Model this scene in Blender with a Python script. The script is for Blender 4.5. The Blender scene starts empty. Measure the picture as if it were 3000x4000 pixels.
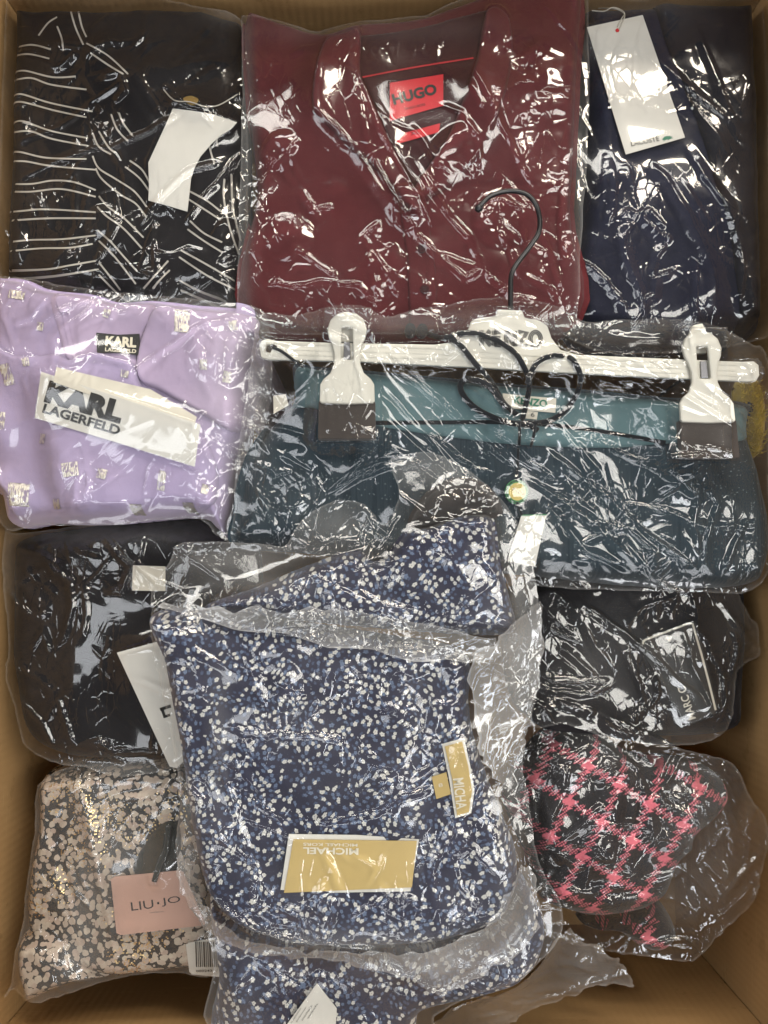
import bpy, bmesh, math, random
import numpy as np
from mathutils import Vector

random.seed(7)
rng = np.random.default_rng(11)
S = bpy.context.scene
COL = S.collection

# ------------------------------------------------------------------ camera, light, exposure
CAM_H, FPX, TILT = 0.72, 3600.0, math.atan(300 / 3600)
cam = bpy.data.cameras.new('camera')
cam.sensor_fit = 'HORIZONTAL'; cam.sensor_width = 36.0; cam.lens = 36.0 * FPX / 3000.0
cam.clip_start = 0.01; cam.clip_end = 50
cam_o = bpy.data.objects.new('camera', cam); COL.objects.link(cam_o)
cam_o.location = (0, 0, CAM_H); cam_o.rotation_euler = (TILT, 0, 0)
S.camera = cam_o

W = bpy.data.worlds.new('World'); S.world = W; W.use_nodes = True
W.node_tree.nodes['Background'].inputs[0].default_value = (1.0, 0.95, 0.88, 1)
W.node_tree.nodes['Background'].inputs[1].default_value = 0.045

def area(name, loc, target, sx, sy, power, col):
    l = bpy.data.lights.new(name, 'AREA'); l.shape = 'RECTANGLE'; l.size = sx; l.size_y = sy
    l.energy = power; l.color = col
    o = bpy.data.objects.new(name, l); COL.objects.link(o)
    o.location = loc
    o.rotation_euler = (Vector(target) - Vector(loc)).to_track_quat('-Z', 'Y').to_euler()
    return o
area('ceiling_lamp_north', (0.60, 1.68, 2.3), (0, 0, 0), 0.62, 0.26, 24, (1.0, 0.89, 0.74))
area('added_strip_east', (2.1, 0.2, 2.3), (0, 0, 0), 0.45, 4.2, 88, (1.0, 0.97, 0.91))  # added strip light, one side of a ring that makes film creases glint
area('added_strip_west', (-2.1, 0.0, 2.3), (0, 0, 0), 0.45, 4.2, 44, (0.93, 0.96, 1.0))  # west side of the added ring, cooler, for glints on the creases
area('added_strip_far', (0.0, 2.5, 2.3), (0, 0, 0), 4.0, 0.45, 92, (1.0, 0.96, 0.89))  # cross strip added so creases of every direction catch a highlight
area('tube_lamp_overhead', (0.95, -0.85, 2.4), (0.2, -0.1, 0), 0.8, 0.35, 14, (0.95, 0.97, 1.0))
area('added_strip_near', (0.0, -2.2, 2.3), (0, 0, 0), 4.0, 0.45, 38, (0.95, 0.97, 1.0))  # closes the added ring of strips on the near side

S.view_settings.view_transform = 'Standard'
S.view_settings.look = 'None'; S.view_settings.gamma = 1.0
S.view_settings.use_curve_mapping = False
S.view_settings.exposure = -0.05
S.render.engine = 'CYCLES'
S.cycles.use_denoising = True
S.cycles.max_bounces = 5; S.cycles.diffuse_bounces = 2; S.cycles.glossy_bounces = 2
S.cycles.use_adaptive_sampling = True; S.cycles.adaptive_threshold = 0.03; S.cycles.adaptive_min_samples = 24
S.cycles.transparent_max_bounces = 14; S.cycles.caustics_reflective = False; S.cycles.caustics_refractive = False

# ------------------------------------------------------------------ geometry helpers
CT, ST = math.cos(TILT), math.sin(TILT)
def ray(px, py):
    u = (px - 1500) / FPX; v = (2000 - py) / FPX
    return u, v * CT + ST, v * ST - CT
def P(px, py, z=0.0):
    """the point at height z that the photograph shows at (px, py)"""
    dx, dy, dz = ray(px, py); s = (z - CAM_H) / dz
    return (dx * s, dy * s, z)

BX, BY0, BY1, FLOOR = 0.318, -0.365, 0.495, -0.32
H = 0.0012
NX, NY = int(2 * BX / H), int((BY1 - BY0) / H)
GX = -BX + H * np.arange(NX); GY = BY0 + H * np.arange(NY)
XX, YY = np.meshgrid(GX, GY)
TOP = np.full((NY, NX), FLOOR)                       # the height of everything laid down so far

def bil(A, x, y):
    fx = np.clip((np.asarray(x) - GX[0]) / H, 0, NX - 1.001); fy = np.clip((np.asarray(y) - GY[0]) / H, 0, NY - 1.001)
    ix = fx.astype(int); iy = fy.astype(int); a = fx - ix; b = fy - iy
    return (A[iy, ix] * (1 - a) + A[iy, ix + 1] * a) * (1 - b) + (A[iy + 1, ix] * (1 - a) + A[iy + 1, ix + 1] * a) * b

def PS(px, py, lift=0.0):
    """the point on the laid-down surface under a pixel"""
    z = 0.0
    for _ in range(6):
        p = P(px, py, z); z = float(bil(TOP, p[0], p[1])) + lift
    return P(px, py, z)

def spline(pts, n=8, closed=True):
    pts = np.array(pts, float); m = len(pts); out = []
    for i in range(m if closed else m - 1):
        if closed: p0, p1, p2, p3 = pts[(i - 1) % m], pts[i], pts[(i + 1) % m], pts[(i + 2) % m]
        else: p0, p1, p2, p3 = pts[max(i - 1, 0)], pts[i], pts[i + 1], pts[min(i + 2, m - 1)]
        for k in range(n):
            t = k / n
            out.append(0.5 * (2 * p1 + (p2 - p0) * t + (2 * p0 - 5 * p1 + 4 * p2 - p3) * t * t + (3 * p1 - p0 - 3 * p2 + p3) * t ** 3))
    if not closed: out.append(pts[-1])
    return np.array(out)

def world_outline(px_pts, z, smooth=True):
    q = spline(px_pts, 6) if smooth else np.array(px_pts, float)
    w = np.array([P(a, b, z)[:2] for a, b in q])
    w[:, 0] = np.clip(w[:, 0], -BX + 0.004, BX - 0.006); w[:, 1] = np.clip(w[:, 1], BY0 + 0.004, BY1 - 0.006)
    return w

def blur(A, r):
    """separable box blur done twice, r in cells"""
    r = int(r)
    if r < 1: return A
    for _ in range(2):
        for ax in (0, 1):
            p = np.pad(A, [(r + 1, r) if k == ax else (0, 0) for k in (0, 1)], 'edge')
            c = np.cumsum(p, ax)
            A = ((c[2 * r + 1:] - c[:-2 * r - 1]) if ax == 0 else (c[:, 2 * r + 1:] - c[:, :-2 * r - 1])) / (2 * r + 1)
    return A

def seg_dist(X, Y, a, b):
    d = b - a; L2 = max(d @ d, 1e-12)
    t = np.clip(((X - a[0]) * d[0] + (Y - a[1]) * d[1]) / L2, 0, 1)
    cx = a[0] + t * d[0]; cy = a[1] + t * d[1]
    return np.hypot(X - cx, Y - cy), t, cx, cy

class Win:
    """a window of the common grid cut to an outline: inside mask, distance to the edge, snapped rim"""
    def __init__(s, poly, pad=2):
        s.poly = poly
        x0, y0 = poly.min(0); x1, y1 = poly.max(0)
        s.i0 = max(int((x0 - GX[0]) / H) - pad, 0); s.i1 = min(int((x1 - GX[0]) / H) + pad + 2, NX)
        s.j0 = max(int((y0 - GY[0]) / H) - pad, 0); s.j1 = min(int((y1 - GY[0]) / H) + pad + 2, NY)
        s.sl = (slice(s.j0, s.j1), slice(s.i0, s.i1))
        s.X = XX[s.sl].copy(); s.Y = YY[s.sl].copy()
        best = np.full(s.X.shape, 1e9); bx = s.X.copy(); by = s.Y.copy()
        ins = np.zeros(s.X.shape, bool)
        m = len(poly)
        for i in range(m):
            a, b = poly[i], poly[(i + 1) % m]
            d, t, cx, cy = seg_dist(s.X, s.Y, a, b)
            k = d < best
            best = np.where(k, d, best); bx = np.where(k, cx, bx); by = np.where(k, cy, by)
            if a[1] != b[1]:
                c = ((a[1] > s.Y) != (b[1] > s.Y)) & (s.X < (b[0] - a[0]) * (s.Y - a[1]) / (b[1] - a[1]) + a[0])
                ins ^= c
        s.sd = np.where(ins, best, -best)
        s.use = s.sd > -0.75 * H
        rim = s.use & (s.sd < 0.3 * H)
        s.mx = np.where(rim, bx, s.X); s.my = np.where(rim, by, s.Y)
        s.rim = rim
        s.d = np.maximum(s.sd, 0)

def grid_mesh(name, win, Xm, Ym, Z, mat, parent, flip=False, attrs=None, smooth=True):
    idx = -np.ones(win.use.shape, int); n = int(win.use.sum()); idx[win.use] = np.arange(n)
    co = np.stack([Xm[win.use], Ym[win.use], Z[win.use]], 1)
    a, b, c, d = idx[:-1, :-1], idx[:-1, 1:], idx[1:, 1:], idx[1:, :-1]
    q = np.stack([a, b, c, d], -1).reshape(-1, 4)
    k = (q >= 0).sum(1)
    quads = q[k == 4]; t3 = q[k == 3]
    tris = t3[t3 >= 0].reshape(-1, 3) if len(t3) else np.zeros((0, 3), int)
    if flip: quads = quads[:, ::-1]; tris = tris[:, ::-1]
    me = bpy.data.meshes.new(name)
    loops = np.concatenate([quads.ravel(), tris.ravel()])
    me.vertices.add(n); me.vertices.foreach_set('co', co.astype(np.float32).ravel())
    me.loops.add(len(loops)); me.loops.foreach_set('vertex_index', loops.astype(np.int32))
    nf = len(quads) + len(tris); me.polygons.add(nf)
    st = np.concatenate([np.arange(len(quads)) * 4, len(quads) * 4 + np.arange(len(tris)) * 3])
    me.polygons.foreach_set('loop_start', st.astype(np.int32))
    me.update(calc_edges=True); me.validate()
    if smooth: me.polygons.foreach_set('use_smooth', np.ones(len(me.polygons), bool))
    for nm, A in (attrs or {}).items():
        at = me.attributes.new(nm, 'FLOAT', 'POINT'); at.data.foreach_set('value', A[win.use].astype(np.float32))
    me.materials.append(mat)
    return link(name, me, parent)

def link(name, me, parent=None):
    o = bpy.data.objects.new(name, me); COL.objects.link(o)
    if parent is not None: o.parent = parent
    return o

def thing(name, label, cat, group=None):
    o = bpy.data.objects.new(name, None); COL.objects.link(o)
    o.empty_display_size = 0.05
    o['label'] = label; o['category'] = cat
    if group: o['group'] = group
    return o

def py_mesh(name, verts, faces, mat, parent=None, smooth=False):
    me = bpy.data.meshes.new(name); me.from_pydata([tuple(v) for v in verts], [], faces); me.update()
    if smooth: me.polygons.foreach_set('use_smooth', np.ones(len(me.polygons), bool))
    me.materials.append(mat)
    return link(name, me, parent)

def lumps(win, cells, amp, seed):
    """smooth random lumps, cells = wavelength in metres"""
    r = np.random.default_rng(seed)
    A = r.standard_normal(win.X.shape); A = blur(A, max(1, int(cells / H / 2.2)))
    return amp * A / (A.std() + 1e-9)

def folds(win, items, z):
    """items: (px polyline, width m, height m): rounded ridges (+) or grooves (-) in cloth"""
    F = np.zeros(win.X.shape)
    for pts, w, hgt in items:
        q = np.array([P(a, b, z)[:2] for a, b in spline(pts, 5, False)])
        best = np.full(win.X.shape, 1e9); tt = np.zeros(win.X.shape); m = len(q) - 1
        for i in range(m):
            d, t, _, _ = seg_dist(win.X, win.Y, q[i], q[i + 1])
            k = d < best; best = np.where(k, d, best); tt = np.where(k, (i + t) / m, tt)
        taper = np.clip(np.minimum(tt, 1 - tt) * 5, 0, 1) * 0.8 + 0.2
        F += hgt * taper * np.exp(-(best / w) ** 2)
    return F

def garment(name, parent, px, zb, T, mat, edge=0.02, fold=(), wob=0.0012, seed=1, smooth=True, bottom=0.5):
    """a soft folded garment: rounded pillow whose top rises T above zb"""
    poly = world_outline(px, zb + 0.4 * T, smooth); w = Win(poly)
    t = np.clip(w.d / edge, 0, 1); prof = np.sqrt(np.clip(1 - (1 - t) ** 2.2, 0, 1))
    Z = zb + T * prof + prof * (lumps(w, 0.03, wob, seed) + lumps(w, 0.012, wob * 0.35, seed + 50) + lumps(w, 0.006, wob * 0.12, seed + 51)) + folds(w, fold, zb + T) * prof
    Z = np.maximum(Z, TOP[w.sl] + 0.0008)
    o = grid_mesh(name, w, w.mx, w.my, Z, mat, parent)
    if bottom:
        Zb = np.minimum(zb - bottom * T * prof - 0.0005, Z - 0.0005)
        o2 = grid_mesh('underside', w, w.mx, w.my, np.maximum(Zb, FLOOR + 0.001), mat, o, flip=True)
    TOP[w.sl] = np.where(w.use, np.maximum(TOP[w.sl], Z), TOP[w.sl])
    return o

def panel(name, parent, px, z, T, mat, edge=0.006, fold=(), wob=0.0004, seed=1, smooth=True, settle=2):
    """a layer of cloth lying on what is already there"""
    w = Win(world_outline(px, z, smooth))
    t = np.clip(w.d / edge, 0, 1); prof = np.sqrt(np.clip(1 - (1 - t) ** 2, 0, 1))
    base = np.maximum(blur(TOP[w.sl], settle), TOP[w.sl])
    Z = base + 0.0008 + T * prof + prof * lumps(w, 0.02, wob, seed) + folds(w, fold, z) * prof
    Z = np.maximum(Z, TOP[w.sl] + 0.0006)
    o = grid_mesh(name, w, w.mx, w.my, Z, mat, parent)
    TOP[w.sl] = np.where(w.use, np.maximum(TOP[w.sl], Z), TOP[w.sl])
    return o

# ---------------- plastic film: a crumpled sheet relaxed over what lies below it
def crease(C, win, q, w, amp, r, taper=6.0):
    """one sharp crease along a polyline: a steep face on one side, a longer one on the other"""
    q = np.asarray(q, float); x0, y0 = q.min(0) - 2.2 * w; x1, y1 = q.max(0) + 2.2 * w
    i0 = max(int((x0 - win.X[0, 0]) / H), 0); i1 = int((x1 - win.X[0, 0]) / H) + 2
    j0 = max(int((y0 - win.Y[0, 0]) / H), 0); j1 = int((y1 - win.Y[0, 0]) / H) + 2
    if i1 <= i0 or j1 <= j0: return
    sl = (slice(j0, j1), slice(i0, i1)); X = win.X[sl]; Y = win.Y[sl]
    if X.size == 0: return
    best = np.full(X.shape, 1e9); tt = np.zeros(X.shape); sd = np.zeros(X.shape)
    Ls = np.r_[0, np.cumsum(np.linalg.norm(np.diff(q, axis=0), axis=1))]; tot = Ls[-1] + 1e-9
    for i in range(len(q) - 1):
        d, t, _, _ = seg_dist(X, Y, q[i], q[i + 1]); k = d < best
        e = q[i + 1] - q[i]; cr = e[0] * (Y - q[i][1]) - e[1] * (X - q[i][0])
        best = np.where(k, d, best); tt = np.where(k, (Ls[i] + t * (Ls[i + 1] - Ls[i])) / tot, tt); sd = np.where(k, np.sign(cr), sd)
    side = r.choice([-1, 1]); ww = np.where(sd * side > 0, w * 0.62, w * 1.7)
    ph = r.uniform(0, 6.28); am = amp * (0.95 + 0.05 * np.sin(tt * tot * 150 + ph)) * np.clip(np.minimum(tt, 1 - tt) * taper + 0.12, 0, 1)
    C[sl] = np.maximum(C[sl], am * np.clip(1 - best / ww, 0, 1))

def facets(win, size, amp, seed):
    """crumpled-foil facets: flat triangles between scattered points of random height, two sizes"""
    r = np.random.default_rng(seed); out = np.zeros(win.X.shape)
    for k, (m, wt) in enumerate(((1.0, 0.55), (2.3, 1.0))):
        sz = size * m; th = r.uniform(0, math.pi)
        X = win.X + lumps(win, sz * 2.6, sz * 0.30, seed + 5 * k + 1); Y = win.Y + lumps(win, sz * 2.6, sz * 0.30, seed + 5 * k + 2)
        a = (X * math.cos(th) + Y * math.sin(th)) / sz; b = (-X * math.sin(th) + Y * math.cos(th)) / (sz * 1.25)
        u = a + b * 0.5; v = b
        iu = np.floor(u).astype(int); iv = np.floor(v).astype(int); fu = u - iu; fv = v - iv
        T = r.uniform(0, 1, (256, 256)); g = lambda p, q: T[p & 255, q & 255]
        h00, h10, h01, h11 = g(iu, iv), g(iu + 1, iv), g(iu, iv + 1), g(iu + 1, iv + 1)
        out += wt * m * np.where(fu + fv < 1, h00 + (h10 - h00) * fu + (h01 - h00) * fv, h11 + (h01 - h11) * (1 - fu) + (h10 - h11) * (1 - fv))
    return amp * out / 2.0

def film(name, parent, px, z, mat, n_fold=33, amp=0.0022, ang=None, strokes=(), crinkle=(), crin_amp=0.0012,
         haze=0.02, hazes=(), zmin=-0.2, iters=3, seed=3, jag=2.0, calm=(), grav=0.0, smooth=True, lift=0.0008, length=(0.02, 0.09), width=(0.0018, 0.0042), seam=True):
    r = np.random.default_rng(seed)
    qp = spline(px, 6) if smooth else np.array([np.array(px[i]) + (np.array(px[(i + 1) % len(px)]) - np.array(px[i])) * f for i in range(len(px)) for f in (0, .25, .5, .75)], float)
    qp = qp + r.normal(0, jag, qp.shape)
    poly = world_outline(qp, z, False); w = Win(poly)
    G = np.maximum(TOP[w.sl], zmin) + lift
    pg = np.pad(G, 1, 'edge'); G = np.max([pg[a:a + G.shape[0], b:b + G.shape[1]] for a in range(3) for b in range(3)], axis=0)
    base = G
    for rr in (24, 12, 6): base = np.maximum(blur(base, rr), G)
    base = blur(base, 4) + 0.0006; base = np.maximum(base, G)
    C = np.zeros(w.X.shape)
    x0, y0 = poly.min(0); x1, y1 = poly.max(0)
    for k in range(n_fold):
        c = np.array([r.uniform(x0, x1), r.uniform(y0, y1)])
        th = (r.normal(ang[k % len(ang)], 0.35) if ang else r.uniform(0, math.pi))
        L = r.uniform(*length); wd = r.uniform(*width)
        d = np.array([math.cos(th), math.sin(th)]) * L / 2
        nn = np.array([-d[1], d[0]]); mid = c + nn * r.normal(0, 0.10); m2 = c + d * 0.5 + nn * r.normal(0, 0.08)
        am = wd * r.uniform(0.28, 0.55) * amp / 0.0026
        crease(C, w, [c - d, mid, m2, c + d], wd, am, r, 3.0)
        if r.random() < 0.45:
            e = mid + nn * r.choice([-1, 1]) * r.uniform(0.2, 0.5) + d * r.uniform(-.6, .6)
            crease(C, w, [mid, e], wd * 0.8, am * 0.8, r, 3.0)
    for pts, wd, am in strokes:
        q = np.array([P(a, b, z + 0.01)[:2] for a, b in pts])
        q = np.array([q[i] + (q[i + 1] - q[i]) * f for i in range(len(q) - 1) for f in (0, .33, .66)] + [q[-1]])
        q[1:-1] += r.normal(0, 0.0006, q[1:-1].shape)
        crease(C, w, q, wd * 0.46, am * 0.40, r, 8.0)
    CALM = np.ones(w.X.shape)
    for (cx, cy, rx, ry) in calm:
        p = P(cx, cy, z + 0.01); sc = (CAM_H - z) / FPX
        CALM *= 1 - 0.85 * np.exp(-(((w.X - p[0]) / (rx * sc)) ** 4 + ((w.Y - p[1]) / (ry * sc)) ** 4))
    CR = np.zeros(w.X.shape)
    for (cx, cy, rx, ry, rot, s) in crinkle:                       # patches of fine crumple, in photo pixels
        p = P(cx, cy, z + 0.01); sc = (CAM_H - z) / FPX
        dx = (w.X - p[0]) / (rx * sc); dy = (w.Y - p[1]) / (ry * sc); co, si = math.cos(rot), math.sin(rot)
        u = dx * co + dy * si * ry / rx; v = -dx * si * rx / ry + dy * co
        CR = np.maximum(CR, s * np.clip(1.3 - (u * u + v * v), 0, 1))
    CR = np.clip(CR * (1 + lumps(w, 0.03, 0.5, seed + 90)) + 0.45 * np.exp(-(w.d / 0.005) ** 2), 0, 1.3)
    CR *= CALM; C = C * CALM + CR * facets(w, 0.0062, crin_amp * 1.1, seed + 30) + CALM * (lumps(w, 0.05, 0.0005, seed + 31) + facets(w, 0.016, 0.0013, seed + 33))
    X = np.stack([w.mx, w.my, base + C], -1).astype(np.float32)
    M = w.use
    Gf = G.astype(np.float32)
    pin = w.rim | ~M
    pin_x, pin_y = w.mx.astype(np.float32), w.my.astype(np.float32)
    # constraint batches as array views
    ny, nx = M.shape
    batches = []
    def add(ay, ax, by, bx, k, cm):
        A = X[ay, ax]; B = X[by, bx]
        n0 = min(A.shape[0], B.shape[0]); n1 = min(A.shape[1], B.shape[1])
        A = A[:n0, :n1]; B = B[:n0, :n1]
        mm = (M[ay, ax][:n0, :n1] & M[by, bx][:n0, :n1])
        L0 = np.linalg.norm(A - B, axis=-1)
        batches.append((A, B, (L0 * cm).astype(np.float32), (mm * 0.5 * k).astype(np.float32)))
    al = slice(None)
    for c in (0, 1):
        add(al, slice(c, -1, 2), al, slice(c + 1, None, 2), 1.0, 1.0)
        add(slice(c, -1, 2), al, slice(c + 1, None, 2), al, 1.0, 1.0)
        add(slice(c, -1, 2), slice(0, -1), slice(c + 1, None, 2), slice(1, None), 0.7, 1.0)
        add(slice(c, -1, 2), slice(1, None), slice(c + 1, None, 2), slice(0, -1), 0.7, 1.0)
    for c in range(4):
        add(al, slice(c, -2, 4), al, slice(c + 2, None, 4), 0.04, 1.0)
        add(slice(c, -2, 4), al, slice(c + 2, None, 4), al, 0.04, 1.0)
    old = X.copy()
    for it in range(iters):
        V = (X - old) * 0.86; old[...] = X
        X += V; X[..., 2] -= grav
        for A, B, L0, k in batches:
            d = B - A
            L = np.sqrt((d * d).sum(-1)) + 1e-9
            f = (k * (1 - L0 / L))[..., None] * d
            A += f; B -= f
        low = X[..., 2] < Gf
        X[..., 2] = np.maximum(X[..., 2], Gf)
        X[..., 0] = np.where(low, old[..., 0] * 0.7 + X[..., 0] * 0.3, X[..., 0]); X[..., 1] = np.where(low, old[..., 1] * 0.7 + X[..., 1] * 0.3, X[..., 1])
        X[..., 0] = np.where(pin, pin_x, X[..., 0]); X[..., 1] = np.where(pin, pin_y, X[..., 1])
    HZ = np.full(w.X.shape, haze * 0.30)
    HZ *= np.clip(1 + lumps(w, 0.035, 0.35, seed + 70), 0.3, 2)
    if seam: HZ = HZ + 0.12 * np.exp(-(w.d / 0.0011) ** 2) + 0.008 * np.exp(-(w.d / 0.012) ** 2)
    for (cx, cy, rx, ry, s) in hazes:
        p = P(cx, cy, z); sc = (CAM_H - z) / FPX
        HZ = HZ + 0.75 * s * np.exp(-((w.X - p[0]) / (rx * sc)) ** 2 - ((w.Y - p[1]) / (ry * sc)) ** 2)
    o = grid_mesh(name, w, X[..., 0], X[..., 1], X[..., 2], mat, parent, attrs={'haze': HZ, 'crinkle': CALM ** 2 * (1.1 + CR)})
    TOP[w.sl] = np.where(M, np.maximum(TOP[w.sl], X[..., 2]), TOP[w.sl])
    return o

# ---------------- flat cards, lettering, cords
class Plane:
    def __init__(s, px, lift=0.0008, q=92):
        """best plane through the surface under a pixel polygon, raised clear of it"""
        pts = np.array(px, float); c = pts.mean(0); S_ = []
        for a in np.linspace(0.1, 0.9, 6):
            for p in pts: S_.append(PS(*(c + (p - c) * a)))
        S_ = np.array(S_); A = np.c_[S_[:, 0], S_[:, 1], np.ones(len(S_))]
        k, *_ = np.linalg.lstsq(A, S_[:, 2], rcond=None)
        k[:2] = np.clip(k[:2] * 0.8, -0.16, 0.16)
        res = S_[:, 2] - A @ k; k[2] += np.percentile(res, q) + lift
        s.k = k; s.n = np.array([-k[0], -k[1], 1.0]); s.n /= np.linalg.norm(s.n)
    def at(s, px, py, up=0.0):
        d = np.array(ray(px, py)); o = np.array([0, 0, CAM_H]); k = s.k
        t = (k[2] + k[0] * o[0] + k[1] * o[1] - o[2]) / (d[2] - k[0] * d[0] - k[1] * d[1])
        return o + d * t + s.n * up

def card(name, parent, px, mat, plane=None, thick=0.0005, up=0.0, smooth=False, lift=0.0008, q=92, raise_top=True):
    pl = plane or Plane(px, lift, q)
    pts = spline(px, 6) if smooth else px
    top = [pl.at(a, b, up + thick) for a, b in pts]; bot = [pl.at(a, b, up) for a, b in pts]
    n = len(top)
    fs = [list(range(n))[::-1], list(range(n, 2 * n))] + [[i, (i + 1) % n, n + (i + 1) % n, n + i] for i in range(n)]
    me_v = top + bot
    o = py_mesh(name, me_v, fs, mat, parent)
    bm = bmesh.new(); bm.from_mesh(o.data); bmesh.ops.recalc_face_normals(bm, faces=bm.faces); bm.to_mesh(o.data); bm.free()
    if raise_top:
        w = Win(np.array(top)[:, :2])
        Z = pl.k[0] * w.X + pl.k[1] * w.Y + pl.k[2] + up + thick
        ins = w.sd > -0.5 * H
        TOP[w.sl] = np.where(ins, np.maximum(TOP[w.sl], Z), TOP[w.sl])
    o['_p'] = 0
    return o, pl

def text_mesh(body, bold=0.0, space=1.0):
    c = bpy.data.curves.new('lettering', 'FONT'); c.body = body; c.size = 1.0; c.offset = bold; c.resolution_u = 3
    c.align_x = 'LEFT'; c.space_character = space
    o = bpy.data.objects.new('lettering', c); COL.objects.link(o)
    dg = bpy.context.evaluated_depsgraph_get(); dg.update()
    me = bpy.data.meshes.new_from_object(o.evaluated_get(dg)); bpy.data.objects.remove(o)
    return me

def lettering(body, parent, pl, p0, p1, hpx, mat, up=0.0011, bold=0.0, space=1.0, flip=1):
    """text on a plane from pixel p0 to pixel p1 along its baseline, capitals hpx tall"""
    me = text_mesh(body, bold, space)
    co = np.array([v.co[:] for v in me.vertices])
    x0, x1 = co[:, 0].min(), co[:, 0].max(); y0, y1 = co[:, 1].min(), co[:, 1].max()
    p0 = np.array(p0, float); p1 = np.array(p1, float); d = p1 - p0; L = np.linalg.norm(d); e = d / L
    nrm = np.array([e[1], -e[0]]) * flip
    for v in me.vertices:
        a = (v.co.x - x0) / (x1 - x0); b = (v.co.y - y0) / (y1 - y0)
        q = p0 + d * a + nrm * hpx * b
        v.co = pl.at(q[0], q[1], up)
    me.update()
    me.materials.clear(); me.materials.append(mat)
    return link('lettering', me, parent)

def strip_on_plane(name, parent, pl, pts, wpx, mat, up=0.0010):
    pts = np.array(pts, float); V = []; F = []
    for i, p in enumerate(pts):
        d = pts[min(i + 1, len(pts) - 1)] - pts[max(i - 1, 0)]; d /= np.linalg.norm(d) + 1e-9
        n = np.array([-d[1], d[0]]) * wpx / 2
        V += [pl.at(*(p + n), up), pl.at(*(p - n), up)]
    for i in range(len(pts) - 1): F.append((2 * i, 2 * i + 1, 2 * i + 3, 2 * i + 2))
    return py_mesh(name, V, F, mat, parent)

def ribbon(name, parent, px, width, mat, lift=0.0006, n=6):
    q = spline(px, n, False); pts = np.array([PS(a, b, lift) for a, b in q]); V = []; F = []
    for i in range(len(pts)):
        d = pts[min(i + 1, len(pts) - 1)] - pts[max(i - 1, 0)]; d[2] = 0; d /= np.linalg.norm(d) + 1e-9
        nn = np.array([-d[1], d[0], 0]) * width / 2
        for s in (1, 0, -1):
            p = pts[i] + nn * s; p[2] = float(bil(TOP, p[0], p[1])) + lift; V.append(p)
    for i in range(len(pts) - 1):
        for k in (0, 1): F.append((3 * i + k, 3 * i + k + 1, 3 * i + k + 4, 3 * i + k + 3))
    return py_mesh(name, V, F, mat, parent, True)

def tube(name, parent, pts, r, mat, seg=8):
    pts = np.array(pts, float); V = []; F = []
    for i in range(len(pts)):
        d = pts[min(i + 1, len(pts) - 1)] - pts[max(i - 1, 0)]; d /= np.linalg.norm(d) + 1e-9
        a = np.cross(d, (0, 0, 1.0)); a = a / np.linalg.norm(a) if np.linalg.norm(a) > 1e-6 else np.array([1.0, 0, 0]); b = np.cross(a, d)
        for k in range(seg):
            th = 2 * math.pi * k / seg; V.append(pts[i] + r * (a * math.cos(th) + b * math.sin(th)))
    for i in range(len(pts) - 1):
        for k in range(seg): F.append((i * seg + k, i * seg + (k + 1) % seg, (i + 1) * seg + (k + 1) % seg, (i + 1) * seg + k))
    F.append(list(range(seg))); F.append([(len(pts) - 1) * seg + k for k in range(seg)][::-1])
    return py_mesh(name, V, F, mat, parent, True)

def cord(name, parent, px, r, mat, lift=None, mark=True):
    q = spline(px, 7, False)
    zz = np.array([PS(a, b, (r if lift is None else lift))[2] for a, b in q]); k = min(5, max(1, len(zz) // 4))
    zz = np.array([zz[max(0, i - k):i + k + 1].max() for i in range(len(zz))])
    zz = np.maximum(np.array([zz[max(0, i - k):i + k + 1].mean() for i in range(len(zz))]), zz - 0.001) + (0.0012 if len(zz) > 40 else 0)
    pts = np.array([P(a, b, z_) for (a, b), z_ in zip(q, zz)])
    o = tube(name, parent, pts, r, mat)
    if mark:
        for p in pts:
            i = int((p[0] - GX[0]) / H); j = int((p[1] - GY[0]) / H)
            sl = (slice(max(j - 1, 0), j + 2), slice(max(i - 1, 0), i + 2)); TOP[sl] = np.maximum(TOP[sl], p[2] + r)
    return o

# ------------------------------------------------------------------ materials
def mat_new(name):
    m = bpy.data.materials.new(name); m.use_nodes = True
    nt = m.node_tree; return m, nt, nt.nodes['Principled BSDF']
def N(nt, t, **kw):
    n = nt.nodes.new(t)
    for k, v in kw.items():
        if k.startswith('i_'): n.inputs[k[2:].replace('_', ' ')].default_value = v
        else: setattr(n, k, v)
    return n
def L(nt, a, b): nt.links.new(a, b)
def math_n(nt, op, a, b=None, c=None):
    n = nt.nodes.new('ShaderNodeMath'); n.operation = op
    for i, v in enumerate((a, b, c)):
        if v is None: continue
        if isinstance(v, (int, float)): n.inputs[i].default_value = v
        else: nt.links.new(v, n.inputs[i])
    return n.outputs[0]
def mixc(nt, f, a, b):
    n = nt.nodes.new('ShaderNodeMix'); n.data_type = 'RGBA'
    for s, v in (('Factor', f), ('A', a), ('B', b)):
        k = {'Factor': 0, 'A': 6, 'B': 7}[s]
        if isinstance(v, (tuple, list)): n.inputs[k].default_value = (*v[:3], 1)
        elif isinstance(v, (int, float)): n.inputs[k].default_value = v
        else: nt.links.new(v, n.inputs[k])
    return n.outputs[2]
def coords(nt): return N(nt, 'ShaderNodeTexCoord').outputs['Object']

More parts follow.
